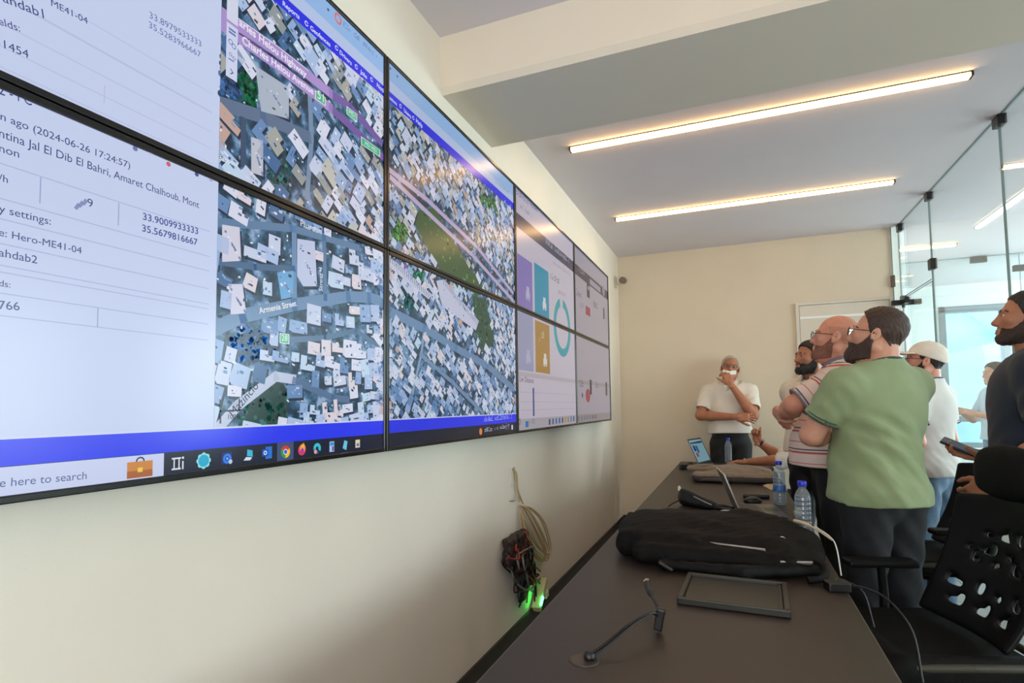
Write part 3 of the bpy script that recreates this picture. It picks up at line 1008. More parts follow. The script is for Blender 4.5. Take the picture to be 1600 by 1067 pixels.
rect(i_[0] - K * 0.028, i_[0] + K * 0.024, i_[1] - K * 0.022, i_[1] + K * 0.026, (34, 52, 116), 8, [AB])
arc(i_, K * 0.010, K * 0.021, 0, 6.28, (50, 130, 250), 9, 20)
disc(i_, K * 0.006, (120, 190, 255), 10, 10)
disc((i_[0] + K * 0.016, i_[1] - K * 0.014), K * 0.010, (200, 214, 240), 10, 8)
i_ = (-0.5670, 1.2120)
show([(i_[0] - K * 0.008, i_[1]), (i_[0] + K * 0.024, i_[1] - K * 0.006), (i_[0] + K * 0.022, i_[1] + K * 0.022), (i_[0] - K * 0.006, i_[1] + K * 0.028)], (64, 190, 226), 8, [AB])
show([(i_[0] - K * 0.026, i_[1] - K * 0.018), (i_[0] + K * 0.010, i_[1] - K * 0.020), (i_[0] + K * 0.020, i_[1] - K * 0.008), (i_[0] - K * 0.012, i_[1] - K * 0.004)], (226, 236, 250), 9, [AB])
i_ = (-0.5090, 1.2140)
rect(i_[0] - K * 0.010, i_[0] + K * 0.028, i_[1] - K * 0.026, i_[1] + K * 0.028, (44, 120, 222), 8, [AB])
rect(i_[0] - K * 0.030, i_[0] + K * 0.006, i_[1] - K * 0.014, i_[1] + K * 0.018, (22, 86, 196), 9, [AB])
arc((i_[0] - K * 0.012, i_[1] + K * 0.002), K * 0.005, K * 0.010, 0, 6.28, (220, 236, 255), 10, 14)
i_ = (-0.4480, 1.2120)
rect(i_[0] - K * 0.052, i_[0] + K * 0.052, TASK0, BAND0, (70, 82, 124), 6, [AB])
for q, c_ in enumerate(((220, 60, 54), (46, 160, 80), (250, 200, 50))):
    arc(i_, K * 0.012, K * 0.029, 0.52 + q * 2.094, 0.52 + (q + 1) * 2.094, c_, 8, 10)
disc(i_, K * 0.0135, (240, 244, 250), 9, 16)
disc(i_, K * 0.010, (44, 96, 214), 10, 16)
i_ = (-0.3890, 1.2120)
disc(i_, K * 0.026, (226, 60, 110), 8, 18)
disc((i_[0] + K * 0.004, i_[1] + K * 0.010), K * 0.020, (250, 160, 60), 9, 14)
show([(i_[0] - K * 0.004, i_[1] + K * 0.016), (i_[0] + K * 0.018, i_[1] + K * 0.010), (i_[0] + K * 0.012, i_[1] + K * 0.036)], (252, 206, 110), 9, [AB])
disc((i_[0] + K * 0.002, i_[1] - K * 0.002), K * 0.010, (150, 60, 190), 10, 12)
i_ = (-0.3300, 1.2120)
arc(i_, K * 0.010, K * 0.027, -0.6, 3.6, (60, 200, 220), 8, 22)
arc(i_, K * 0.012, K * 0.027, 3.2, 5.2, (30, 90, 180), 8, 12)
disc((i_[0] - K * 0.012, i_[1] - K * 0.016), K * 0.011, (240, 170, 130), 9, 10)
i_ = (-0.2690, 1.2120)
rect(i_[0] - K * 0.018, i_[0] + K * 0.018, i_[1] - K * 0.026, i_[1] + K * 0.028, (190, 206, 240), 8, [AB])
rect(i_[0] - K * 0.015, i_[0] + K * 0.015, i_[1] + K * 0.006, i_[1] + K * 0.024, (40, 160, 226), 9, [AB])
rect(i_[0] + K * 0.002, i_[0] + K * 0.014, i_[1] - K * 0.022, i_[1] + K * 0.002, (60, 80, 190), 9, [AB])
i_ = (-0.2110, 1.2120)
show([(i_[0] - K * 0.018, i_[1] - K * 0.014), (i_[0] + K * 0.012, i_[1] - K * 0.026), (i_[0] + K * 0.022, i_[1] + K * 0.020), (i_[0] - K * 0.004, i_[1] + K * 0.028)], (110, 206, 236), 8, [AB])
i_ = (-0.1500, 1.2120)
rect(i_[0] - K * 0.020, i_[0] + K * 0.020, i_[1] - K * 0.020, i_[1] + K * 0.024, (238, 214, 180), 8, [AB])
rect(i_[0] - K * 0.010, i_[0] + K * 0.012, i_[1] - K * 0.012, i_[1] + K * 0.004, (70, 130, 190), 9, [AB])
for q in ((-0.5080, 1.1870), (-0.4490, 1.1860), (-0.2110, 1.1880)):
    rect(q[0] - K * 0.04, q[0] + K * 0.036, q[1] - 0.0, q[1] + K * 0.005, (110, 160, 240), 8, [AB])
# tray of the second display
wz, wy = (0.9580, 1.1920)[1], (0.7490, 1.2080)
disc(wy, 0.016, (240, 140, 70), 8, 12)
scribble((0.7910, 1.2040), (0.8800, 1.2050), 0.020, (210, 214, 226), 8, 3)
scribble((0.9110, 1.2070), (1.0500, 1.2110), 0.020, (214, 218, 232), 8, 4)
scribble((1.0500, 1.2200), (1.1070, 1.2210), 0.016, (206, 210, 226), 8, 5)
scribble((1.0490, 1.2040), (1.1060, 1.2050), 0.016, (150, 150, 170), 8, 6)
rect((1.1290, 1.2110)[0], (1.1470, 1.2100)[0], (1.1370, 1.2000)[1], (1.1380, 1.2240)[1], (236, 238, 246), 8, [(1, 0)])
scribble((0.7920, 1.2510), (1.1390, 1.2600), 0.024, (190, 204, 255), 8, 9)

# --- menu and browser bars of the upper displays
UP = [AT, (1, 1)]
rect(-DW, DW, MENU0, MENU1, (34, 40, 236), 5, UP)
rect(-DW, DW, MENU1, MIDZ + DH, (186, 204, 240), 4, UP)
STRIP = (-0.1530, 2.4680)[1]
rect(-DW, DW, STRIP, MIDZ + DH, (150, 190, 238), 5, UP)
W8 = (226, 232, 252)
text('Reports', (-0.4750, 2.3980), (-0.4140, 2.3990), W8, 8, 1.0, UP, None, 0.0006)
text('Geofences', (-0.3710, 2.3980), (-0.2870, 2.3980), W8, 8, 1.0, UP, None, 0.0006)
text('Drivers', (-0.2440, 2.4030), (-0.1880, 2.3990), W8, 8, 1.0, UP, None, 0.0006)
text('Jobs', (-0.1430, 2.4000), (-0.1090, 2.3980), W8, 8, 1.0, UP, None, 0.0006)
text('Notifi', (-0.0530, 2.4030), (-0.0050, 2.4020), W8, 8, 1.0, UP, None, 0.0006)
text('cations', (0.0180, 2.3990), (0.0660, 2.3980), W8, 8, 1.0, UP, None, 0.0006)
text('Users', (0.1120, 2.3990), (0.1600, 2.3960), W8, 8, 1.0, UP, None, 0.0006)
text('Help', (0.1960, 2.3990), (0.2420, 2.3980), W8, 8, 1.0, UP, None, 0.0006)
for q in ((-0.3860, 2.4060), (-0.2580, 2.4130), (-0.1630, 2.4090), (-0.0820, 2.4120), (0.0910, 2.4090), (0.1770, 2.4070), (1.0780, 2.3940), (1.1500, 2.3940)):
    arc(q, 0.0045, 0.0075, 0.4, 6.0, W8, 8, 12)
arc((-0.2520, 2.5090), 0.010, 0.017, 0, 6.28, (226, 120, 126), 8, 14)
scribble((-0.2260, 2.5030), (-0.0420, 2.5010), 0.016, (90, 116, 176), 8, 12)
for q in ((-0.2970, 2.5070), (0.0260, 2.5120), (0.0700, 2.5080)):
    disc(q, 0.0045, (50, 66, 120), 8, 8)
scribble((0.9530, 2.4500), (1.1340, 2.4550), 0.018, (120, 126, 150), 8, 13)

# --- the dashboard on the third and fourth columns
CT, CB, DT, DB = (2, 1), (2, 0), (3, 1), (3, 0)
GREY = (226, 218, 236)
rect(DW, 3 * DW, MIDZ - DH, MIDZ + DH, GREY, 0, [CT, CB, DT, DB])
DZ0, DZ1 = (2.3920, 2.3130)[1], (2.3970, 2.3930)[1]
TZ = (2.3570, 2.5180)[1]
rect(DW, 3 * DW, DZ0, DZ1, (74, 74, 104), 4, [CT, DT])
rect(DW, 3 * DW, TZ, MIDZ + DH, (176, 190, 232), 3, [CT, DT])
scribble((1.7550, 2.3550), (2.2970, 2.3550), 0.036, (226, 226, 240), 8, 21)
scribble((1.2390, 2.4940), (1.6210, 2.5110), 0.03, (70, 90, 160), 8, 22)
scribble((1.3070, 2.4350), (1.4870, 2.4400), 0.026, (140, 146, 176), 8, 23)
yA, yB, yC, yD = (1.2440, 2.1870)[0], (1.4890, 2.1970)[0], (1.5260, 2.1730)[0], (1.8020, 2.1860)[0]
rect(yA, yB, (1.3470, 1.9070)[1] - 0.03, (1.2440, 2.1640)[1], (150, 134, 214), 4, [CT])
rect(yC, yD, MIDZ, (1.5270, 2.1790)[1], (0, 166, 206), 4, [CT])
rect(yA, yB, (1.3340, 1.5200)[1], MIDZ, (176, 180, 218), 4, [CB])
rect(yC, yD, (1.6470, 1.5220)[1], (1.6620, 1.8320)[1], (196, 150, 78), 4, [CB])
rect(DW, 3 * DW, (1.3340, 1.5200)[1] - 0.035, (1.3340, 1.5200)[1] - 0.01, (208, 200, 210), 3, [CB, DB])
for c_, k in (((1.4080, 1.9720), 0.6), ((1.7090, 1.9620), 1.0), ((1.7050, 1.6090), 1.0), ((1.4000, 1.6060), 0.5)):
    col_ = (246, 248, 252) if k == 1.0 else (206, 204, 240)
    rect(c_[0] - 0.035, c_[0] + 0.035, c_[1] - 0.03, c_[1] + 0.005, col_, 8, [CT, CB])
    rect(c_[0] - 0.022, c_[0] + 0.022, c_[1] + 0.005, c_[1] + 0.035, col_, 8, [CT, CB])
    disc((c_[0] - 0.02, c_[1] - 0.035), 0.012, col_, 8, 10)
    disc((c_[0] + 0.02, c_[1] - 0.035), 0.012, col_, 8, 10)
scribble((1.5590, 1.7360), (1.7120, 1.7360), 0.045, (236, 220, 190), 8, 31)
scribble((1.5680, 1.7090), (1.6350, 1.7090), 0.04, (236, 220, 190), 8, 32)
scribble((1.8460, 2.1480), (2.0900, 2.1510), 0.04, (96, 92, 120), 8, 33)
scribble((2.0110, 2.0830), (2.1940, 2.0880), 0.03, (160, 156, 180), 8, 34)
scribble((1.9120, 2.2590), (2.3130, 2.2660), 0.024, (150, 146, 172), 8, 35)
RC = ((2.0960, 1.8560)[0], (2.0960, 1.8560)[1])
r_out = ((2.3070, 1.8640)[0] - (1.9050, 1.8620)[0]) / 2
arc(RC, r_out * 0.72, r_out, 1.85, 1.85 + 5.9, (36, 182, 198), 5, 48)
text('Live Distance', (1.2540, 1.4560), (1.4840, 1.4540), (92, 86, 132), 8, 1.0, [CB])
for q in ((1.6030, 1.3990), (1.6000, 1.3450), (1.5980, 1.2990)):
    rect(DW + 0.06, 2 * DW - 0.06, q[1] - 0.002, q[1] + 0.002, (206, 198, 220), 3, [CB])
rect((1.4660, 1.3740)[0], (1.4930, 1.3740)[0], (1.4760, 1.2630)[1], (1.4830, 1.4260)[1], (70, 96, 172), 5, [CB])
GZ = (1.6560, 1.2510)[1]
rect(DW, 3 * DW, MIDZ - DH, GZ, (196, 192, 202), 4, [CB, DB])
rect((1.3400, 1.2230)[0], (1.3870, 1.2220)[0], (1.3600, 1.2030)[1], (1.3620, 1.2370)[1], (20, 130, 210), 8, [CB])
scribble((1.2310, 1.2200), (1.2700, 1.2220), 0.05, (110, 116, 140), 8, 41)
scribble((1.4140, 1.2210), (1.4900, 1.2220), 0.03, (110, 116, 140), 8, 42)
cols = [(40, 60, 130), (70, 90, 170), (40, 120, 170), (30, 110, 200), (60, 90, 150), (200, 170, 80), (190, 150, 60), (60, 140, 200), (40, 100, 190)]
A_, B_ = Vector((1.7750, 1.2200)), Vector((2.3400, 1.2260))
for k in range(9):
    e_ = A_.lerp(B_, k / 8)
    rect(e_.x - 0.016, e_.x + 0.016, e_.y - 0.018, e_.y + 0.018, cols[k], 8, [CB])
A_, B_ = Vector((2.4820, 1.2220)), Vector((3.0200, 1.2240))
for k in range(7):
    e_ = A_.lerp(B_, k / 6)
    rect(e_.x - 0.014, e_.x + 0.014, e_.y - 0.016, e_.y + 0.016, (140, 146, 166) if k < 5 else (90, 84, 90), 8, [DB])
# farthest column
rect((2.9150, 2.3720)[0], (3.3140, 2.3500)[0], (2.9110, 2.3250)[1], (2.9150, 2.3720)[1], (210, 206, 230), 8, [DT])
scribble((2.5730, 2.3540), (2.7660, 2.3580), 0.05, (206, 204, 224), 8, 51)
disc((3.4400, 2.3670), 0.05, (200, 196, 214), 8, 12)
q = (2.8590, 2.2610)
rect(q[0] - 0.045, q[0] + 0.045, q[1] - 0.06, q[1] + 0.06, (44, 40, 70), 8, [DT])
rect(q[0] - 0.018, q[0] + 0.03, q[1] + 0.005, q[1] + 0.035, (220, 216, 236), 9, [DT])
scribble((2.4770, 2.1540), (2.6120, 2.1570), 0.05, (110, 102, 130), 8, 52)
scribble((2.5940, 2.0830), (2.7670, 2.0890), 0.04, (140, 132, 156), 8, 53)
scribble((3.0330, 2.1600), (3.1970, 2.1570), 0.05, (110, 102, 130), 8, 54)
q = (2.8350, 2.0850)
rect(q[0] - 0.075, q[0] + 0.075, q[1] - 0.035, q[1] + 0.035, (216, 70, 104), 8, [DT])
q = (3.4360, 2.1560)
rect(q[0] - 0.025, q[0] + 0.025, q[1] - 0.05, q[1] + 0.05, (90, 60, 78), 8, [DT])
scribble((2.4780, 1.4610), (2.6940, 1.4650), 0.05, (96, 90, 116), 8, 55)
scribble((3.0460, 1.4670), (3.1850, 1.4680), 0.05, (120, 112, 136), 8, 56)
for q in ((2.8760, 1.4680), (3.4710, 1.4680)):
    rect(q[0] - 0.03, q[0] + 0.03, q[1] - 0.06, q[1] + 0.06, (52, 44, 64), 8, [DB])
q = (2.7780, 1.3980)
disc(q, 0.075, (216, 84, 120), 8, 12, 0.055)
disc((2.6030, 1.3970), 0.02, (90, 84, 104), 8, 8)
rect(2 * DW, 3 * DW, (2.9750, 1.5110)[1] - 0.003, (2.9750, 1.5110)[1], (198, 190, 204), 3, [DB])

for key, (root, mb, ms, c) in displays.items():
    mb.build('screen', ms, root)

# ---------------------------------------------------------------- soft shapes: blended volumes turned into one skin
class Vox:
    def __init__(s, lo, hi, h):
        s.lo = np.array(lo, float)
        s.h = h
        n = np.ceil((np.array(hi, float) - s.lo) / h).astype(int) + 1
        s.n = n
        s.D = np.full(tuple(n), 0.5, np.float32)
        s.ax = [(s.lo[i] + h * np.arange(n[i])).astype(np.float32) for i in range(3)]

    def grid(s, sl=None):
        sl = sl or (slice(None),) * 3
        return (s.ax[0][sl[0]][:, None, None], s.ax[1][sl[1]][None, :, None], s.ax[2][sl[2]][None, None, :])

    def win(s, lo, hi):
        out = []
        for i in range(3):
            a = int(max(0, math.floor((lo[i] - s.lo[i]) / s.h)))
            b = int(min(s.n[i], math.ceil((hi[i] - s.lo[i]) / s.h) + 1))
            if b <= a:
                return None
            out.append(slice(a, b))
        return tuple(out)

    def put(s, fn, lo, hi, k, sub=False):
        m = k + 3 * s.h + 0.004
        sl = s.win([v - m for v in lo], [v + m for v in hi])
        if sl is None:
            return s
        d = fn(*s.grid(sl))
        a = s.D[sl]
        if sub:
            d = -d
            if k > 0:
                t = np.clip(0.5 - 0.5 * (a - d) / k, 0, 1)
                s.D[sl] = a * (1 - t) + d * t + k * t * (1 - t)
            else:
                s.D[sl] = np.maximum(a, d)
        elif k > 0:
            t = np.clip(0.5 + 0.5 * (a - d) / k, 0, 1)
            s.D[sl] = a * (1 - t) + d * t - k * t * (1 - t)
        else:
            s.D[sl] = np.minimum(a, d)
        return s

    def cone(s, a, b, ra, rb, k=0.02, flat=None, sub=False):
        """Tapered rounded limb from a to b; flat = (direction, factor) squeezes its section along a direction."""
        a, b = np.array(a, float), np.array(b, float)
        ab = b - a
        L2 = max(1e-12, float(ab @ ab))
        if flat is not None:
            fd = np.array(flat[0], float)
            fd /= np.linalg.norm(fd)
            q = 1.0 / flat[1] - 1.0

        def fn(X, Y, Z):
            px, py, pz = X - a[0], Y - a[1], Z - a[2]
            t = np.clip((px * ab[0] + py * ab[1] + pz * ab[2]) / L2, 0, 1)
            dx, dy, dz = px - t * ab[0], py - t * ab[1], pz - t * ab[2]
            if flat is not None:
                e = (dx * fd[0] + dy * fd[1] + dz * fd[2]) * q
                dx, dy, dz = dx + e * fd[0], dy + e * fd[1], dz + e * fd[2]
            return np.sqrt(dx * dx + dy * dy + dz * dz) - (ra + t * (rb - ra))
        R_ = max(ra, rb)
        return s.put(fn, np.minimum(a, b) - R_, np.maximum(a, b) + R_, k, sub)

    def ell(s, c, r, k=0.02, rot=None, sub=False):
        c, r = np.array(c, float), np.array(r, float)
        M_ = np.array(rot, float) if rot is not None else None   # columns = axes

        def fn(X, Y, Z):
            px, py, pz = X - c[0], Y - c[1], Z - c[2]
            if M_ is not None:
                px, py, pz = (px * M_[0, i] + py * M_[1, i] + pz * M_[2, i] for i in range(3))
            k0 = np.sqrt((px / r[0]) ** 2 + (py / r[1]) ** 2 + (pz / r[2]) ** 2)
            k1 = np.sqrt((px / r[0] ** 2) ** 2 + (py / r[1] ** 2) ** 2 + (pz / r[2] ** 2) ** 2) + 1e-9
            return k0 * (k0 - 1) / k1
        R_ = r if M_ is None else np.full(3, r.max())
        return s.put(fn, c - R_, c + R_, k, sub)

    def rbox(s, c, half, rad, k=0.02, rot=None, sub=False):
        c, hf = np.array(c, float), np.array(half, float) - rad
        M_ = np.array(rot, float) if rot is not None else None

        def fn(X, Y, Z):
            px, py, pz = X - c[0], Y - c[1], Z - c[2]
            if M_ is not None:
                px, py, pz = (px * M_[0, i] + py * M_[1, i] + pz * M_[2, i] for i in range(3))
            qx, qy, qz = np.abs(px) - hf[0], np.abs(py) - hf[1], np.abs(pz) - hf[2]
            return np.sqrt(np.maximum(qx, 0) ** 2 + np.maximum(qy, 0) ** 2 + np.maximum(qz, 0) ** 2) + np.minimum(np.maximum(np.maximum(qx, qy), qz), 0) - rad
        R_ = np.array(half, float) if M_ is None else np.full(3, float(np.linalg.norm(half)))
        return s.put(fn, c - R_, c + R_, k, sub)

    def plane(s, p, n):
        """Cut away everything on the side the normal points to."""
        X, Y, Z = s.grid()
        s.D = np.maximum(s.D, (X - p[0]) * n[0] + (Y - p[1]) * n[1] + (Z - p[2]) * n[2]).astype(np.float32)
        return s

    def ripple(s, amp, fx, fy, fz, ph=0.0, mask=None):
        X, Y, Z = s.grid()
        w = 0.6 * np.sin(fx * X + fy * Y + fz * Z + ph + 1.3 * np.sin(0.6 * fy * X - 0.5 * fx * Y + 0.4 * fz * Z + ph)) \
            + 0.4 * np.sin(1.7 * fz * X - 1.3 * fx * Y + 1.6 * fy * Z + 2 * ph)
        if mask is not None:
            w = w * mask(X, Y, Z)
        s.D = (s.D - amp * w).astype(np.float32)
        return s

    def mesh(s):
        """Naive surface nets."""
        D = s.D.copy()
        for i in range(3):      # close the skin at the box faces
            a = [slice(None)] * 3
            a[i] = 0
            D[tuple(a)] = np.maximum(D[tuple(a)], s.h * 0.5)
            a[i] = -1
            D[tuple(a)] = np.maximum(D[tuple(a)], s.h * 0.5)
        ins = D < 0
        nx, ny, nz = D.shape
        c = np.zeros((nx - 1, ny - 1, nz - 1), np.uint8)
        for i in (0, 1):
            for j in (0, 1):
                for k in (0, 1):
                    c += ins[i:nx - 1 + i, j:ny - 1 + j, k:nz - 1 + k]
        act = (c > 0) & (c < 8)
        idx = np.argwhere(act)
        if len(idx) == 0:
            return np.zeros((0, 3)), np.zeros((0, 4), int)
        num = np.full(act.shape, -1, np.int64)
        num[act] = np.arange(len(idx))
        acc = np.zeros((len(idx), 3))
        cnt = np.zeros(len(idx))
        corner = [(i, j, k) for i in (0, 1) for j in (0, 1) for k in (0, 1)]
        for a in corner:
            for ax in range(3):
                if a[ax] == 1:
                    continue
                b = list(a)
                b[ax] = 1
                va = D[idx[:, 0] + a[0], idx[:, 1] + a[1], idx[:, 2] + a[2]]
                vb = D[idx[:, 0] + b[0], idx[:, 1] + b[1], idx[:, 2] + b[2]]
                m = (va < 0) != (vb < 0)
                t = np.where(m, va / np.where(np.abs(va - vb) < 1e-12, 1, va - vb), 0)
                p = np.tile(np.array(a, float), (len(idx), 1))
                p[:, ax] += t
                acc[m] += p[m]
                cnt[m] += 1
        V = s.lo + s.h * (idx + acc / cnt[:, None])
        F = []
        for ax in range(3):
            o1, o2 = [q for q in range(3) if q != ax]
            sl0 = [slice(1, -1)] * 3
            sl1 = [slice(1, -1)] * 3
            sl0[ax] = slice(0, -1)
            sl1[ax] = slice(1, None)
            A, B = ins[tuple(sl0)], ins[tuple(sl1)]
            for flip in (False, True):
                e = np.argwhere((A & ~B) if not flip else (~A & B))
                if len(e) == 0:
                    continue
                e = e + 1
                e[:, ax] -= 1
                q = []
                for d1, d2 in ((-1, -1), (0, -1), (0, 0), (-1, 0)):
                    cc = e.copy()
                    cc[:, o1] += d1
                    cc[:, o2] += d2
                    q.append(num[cc[:, 0], cc[:, 1], cc[:, 2]])
                q = np.stack(q, 1)
                if (ax == 1) != flip:
                    q = q[:, ::-1]
                F.append(q)
        F = np.concatenate(F) if F else np.zeros((0, 4), int)
        F = F[(F >= 0).all(1)]
        return V, F


def skin(name, parts, mats, parent=None, face_mat=None):
    """Link the volumes as ONE smooth mesh object."""
    Vs, Fs, o = [], [], 0
    for v in parts:
        V, F = v.mesh() if isinstance(v, Vox) else v
        Vs.append(V)
        Fs.append(F + o)
        o += len(V)
    V, F = np.concatenate(Vs), np.concatenate(Fs)
    me = bpy.data.meshes.new(name)
    me.vertices.add(len(V))
    me.vertices.foreach_set('co', V.astype(np.float32).ravel())
    me.loops.add(len(F) * 4)
    me.loops.foreach_set('vertex_index', F.astype(np.int32).ravel())
    me.polygons.add(len(F))
    me.polygons.foreach_set('loop_start', np.arange(0, len(F) * 4, 4, dtype=np.int32))
    me.polygons.foreach_set('use_smooth', np.ones(len(F), bool))
    if not isinstance(mats, (list, tuple)):
        mats = [mats]
    for m in mats:
        me.materials.append(m)
    me.update(calc_edges=True)
    if face_mat is not None:
        C = V[F].mean(1)
        me.polygons.foreach_set('material_index', face_mat(C).astype(np.int32))
    me.validate()
    ob = bpy.data.objects.new(name, me)
    COL.objects.link(ob)
    if parent is not None:
        ob.parent = parent
    return ob

# ---------------------------------------------------------------- the two long desks
TZ = 0.7465
DESK_M = mat('desk_laminate', (50, 41, 36), rough=0.42, var=0.10, scale=5.0, bump=0.06, bscale=420, spec=0.45)
DESK_EDGE = mat('desk_edge_band', (104, 90, 76), rough=0.4, var=0.05)
DESK_LEG = mat('desk_leg_dark', (30, 28, 27), rough=0.5, var=0.08)


def desk(y0, y1, label):
    t = thing('long_desk', (1.062, (y0 + y1) / 2, 0), 0, label, 'desk', 'dark desks along the screen wall')
    L = (y1 - y0) / 2
    MB().box((-0.410, -L, TZ - 0.028), (0.410, L, TZ)).build('tabletop', [DESK_M], t, bevel=0.0025)
    MB().box((0.4102, -L, TZ - 0.026), (0.4118, L, TZ - 0.0015)).box((-0.4118, -L, TZ - 0.026), (-0.4102, L, TZ - 0.0015)).build('edge_band', DESK_EDGE, t)
    for sy in (-1, 1):
        for sx in (-1, 1):
            MB().box((sx * 0.36 - 0.025, sy * (L - 0.06) - 0.025, 0), (sx * 0.36 + 0.025, sy * (L - 0.06) + 0.025, TZ - 0.028)).build('leg', DESK_LEG, t, bevel=0.003)
    MB().box((-0.385, -L + 0.09, 0.16), (-0.365, L - 0.09, TZ - 0.03)).build('shade_panel', DESK_LEG, t, bevel=0.002)  # unseen panel, added to keep the gap along the wall dark
    MB().box((-0.35, -L + 0.08, TZ - 0.09), (-0.31, L - 0.08, TZ - 0.028)).build('rail', DESK_LEG, t)
    return t


dk1 = desk(-1.25, 1.0465, 'near half of the dark desk, carrying the black backpack and tray')
dk2 = desk(1.0495, 4.26, 'far half of the dark desk, carrying laptops, grey bag and bottles')
# round cable grommet let into the near desk
G0 = (0.838 - 1.062, -0.318 - (-1.25 + 1.0465) / 2)
gm = MB()
gm.lathe([(0.034, 0.0), (0.034, 0.0014), (0.030, 0.0018), (0.028, 0.0006), (0.0, 0.0006)], 28, (G0[0], G0[1], TZ + 0.0002))
gm.build('cable_grommet', mat('grommet_brown', (66, 56, 50), rough=0.45, var=0.05), dk1)

# ---------------------------------------------------------------- things on the near desk
BLACK_PL = mat('black_plastic', (13, 13, 14), rough=0.38, var=0.08)
CABLE_M = mat('cable_black', (12, 12, 13), rough=0.45, var=0.05)
STEEL = mat('steel', (190, 190, 188), rough=0.25, metal=1.0, var=0.03)
WHITE_PL = mat('white_plastic', (226, 224, 216), rough=0.35, var=0.03)

# cable that rises out of the grommet
t = thing('video_cable', (0.86, -0.29, TZ), 0, 'black cable looping up out of the round desk grommet', 'cable')
P_ = spline([(-0.012, -0.020, 0.010), (0.012, 0.012, 0.020), (0.06, 0.085, 0.048), (0.10, 0.16, 0.055), (0.118, 0.190, 0.040)], 26)
MB().tube(P_, 0.0048, 8).tube([p + Vector((0.006, -0.006, 0.0)) for p in P_[:20]], 0.0028, 6).build('lead', CABLE_M, t)
MB().lathe([(0.013, 0), (0.014, 0.006), (0.010, 0.014), (0.006, 0.017)], 14, (-0.012, -0.020, 0.0025)).build('strain_relief', BLACK_PL, t)
MB().obox((0.118, 0.190, 0.0325), (0.022, 0.020, 0.056), Matrix.Rotation(0.2, 3, 'Y')).build('connector', BLACK_PL, t, bevel=0.004)
P_ = spline([(0.118, 0.195, 0.050), (0.10, 0.25, 0.055), (0.075, 0.32, 0.058), (0.062, 0.365, 0.066)], 14)
MB().tube(P_, [0.0045] * 8 + [0.0085] * 7, 10).build('plug', CABLE_M, t)
MB().obox((0.0595, 0.378, 0.0685), (0.012, 0.022, 0.005), Matrix.Rotation(-0.2, 3, 'Z')).build('plug_tip', STEEL, t, bevel=0.001)

# shallow black tray
tr = thing('shallow_tray', (1.152, 0.245, TZ), -0.04, 'shallow black rectangular tray in front of the black backpack', 'tray')
TRAY_M = mat('tray_black', (18, 18, 14), rough=0.32, var=0.25, scale=14, bump=0.15, bscale=30)
RIM_M = mat('tray_rim', (30, 29, 22), rough=0.35, var=0.2, scale=20)
hx, hy, hh = 0.148, 0.134, 0.021
m_ = MB()
for a, b in (((-hx, -hy), (hx, -hy + 0.014)), ((-hx, hy - 0.014), (hx, hy)), ((-hx, -hy + 0.014), (-hx + 0.016, hy - 0.014)), ((hx - 0.016, -hy + 0.014), (hx, hy - 0.014))):
    m_.box((a[0], a[1], 0.0006), (b[0], b[1], hh))
m_.build('rim', RIM_M, tr, bevel=0.003)
MB().box((-hx + 0.0162, -hy + 0.0142, 0.001), (hx - 0.0162, hy - 0.0142, 0.011)).build('floor_plate', TRAY_M, tr, bevel=0.001)
MB().box((-hx + 0.017, -hy + 0.015, 0.0112), (hx - 0.017, -hy + 0.021, 0.016)).box((hx - 0.026, -hy + 0.03, 0.0112), (hx - 0.018, hy - 0.02, 0.016)).build('inner_ledge', RIM_M, tr, bevel=0.001)

# the black backpack lying on its back
BAG_M = mat('backpack_fabric', (15, 13, 12), rough=0.7, var=0.3, scale=30, bump=0.5, bscale=260, spec=0.15)
STRAP_M = mat('backpack_strap', (9, 9, 9), rough=0.6, var=0.2, scale=40, bump=0.6, bscale=500, spec=0.2)
REFL_M = mat('reflective_strip', (150, 146, 138), rough=0.35, var=0.1, scale=60)
bp = thing('backpack', (1.08, 0.74, TZ), 0, 'large black backpack lying flat across the near desk', 'backpack')
v = Vox((-0.42, -0.36, -0.004), (0.44, 0.36, 0.165), 0.0055)
v.rbox((-0.05, 0.06, 0.052), (0.30, 0.25, 0.05), 0.045, 0.03)
v.ell((-0.22, 0.08, 0.060), (0.155, 0.20, 0.062), 0.05)
v.ell((0.02, 0.12, 0.085), (0.22, 0.16, 0.040), 0.05)
v.ell((0.20, 0.06, 0.058), (0.17, 0.23, 0.056), 0.05)
v.cone((0.10, 0.19, 0.095), (0.26, 0.08, 0.082), 0.040, 0.030, 0.05)
v.ell((0.28, -0.06, 0.042), (0.09, 0.18, 0.040), 0.04)
v.rbox((0.0, -0.17, 0.040), (0.27, 0.10, 0.036), 0.032, 0.04)
v.cone((-0.26, 0.16, 0.075), (0.02, -0.02, 0.105), 0.012, 0.012, 0.030)
v.cone((-0.10, 0.0, 0.095), (0.30, -0.10, 0.075), 0.012, 0.010, 0.025)
v.cone((-0.30, 0.02, 0.065), (-0.05, -0.20, 0.075), 0.010, 0.010, 0.025)
v.ripple(0.0022, 22, 34, 18, 0.4)
v.ripple(0.0012, 95, -60, 40, 1.9)
v.plane((0, 0, 0.0012), (0, 0, -1))
skin('main_body', [v], BAG_M, bp)
v = Vox((-0.22, -0.40, -0.002), (0.36, -0.14, 0.075), 0.005)
v.cone((-0.15, -0.29, 0.020), (0.10, -0.315, 0.024), 0.019, 0.026, 0.02, flat=((0, 0, 1), 0.8))
v.cone((0.10, -0.315, 0.024), (0.33, -0.22, 0.028), 0.026, 0.022, 0.02, flat=((0, 0, 1), 0.8))
v.cone((-0.15, -0.29, 0.020), (-0.19, -0.20, 0.030), 0.018, 0.016, 0.02)
v.ripple(0.002, 90, 20, 60, 0.3)
v.plane((0, 0, 0.0012), (0, 0, -1))
skin('shoulder_strap', [v], STRAP_M, bp)
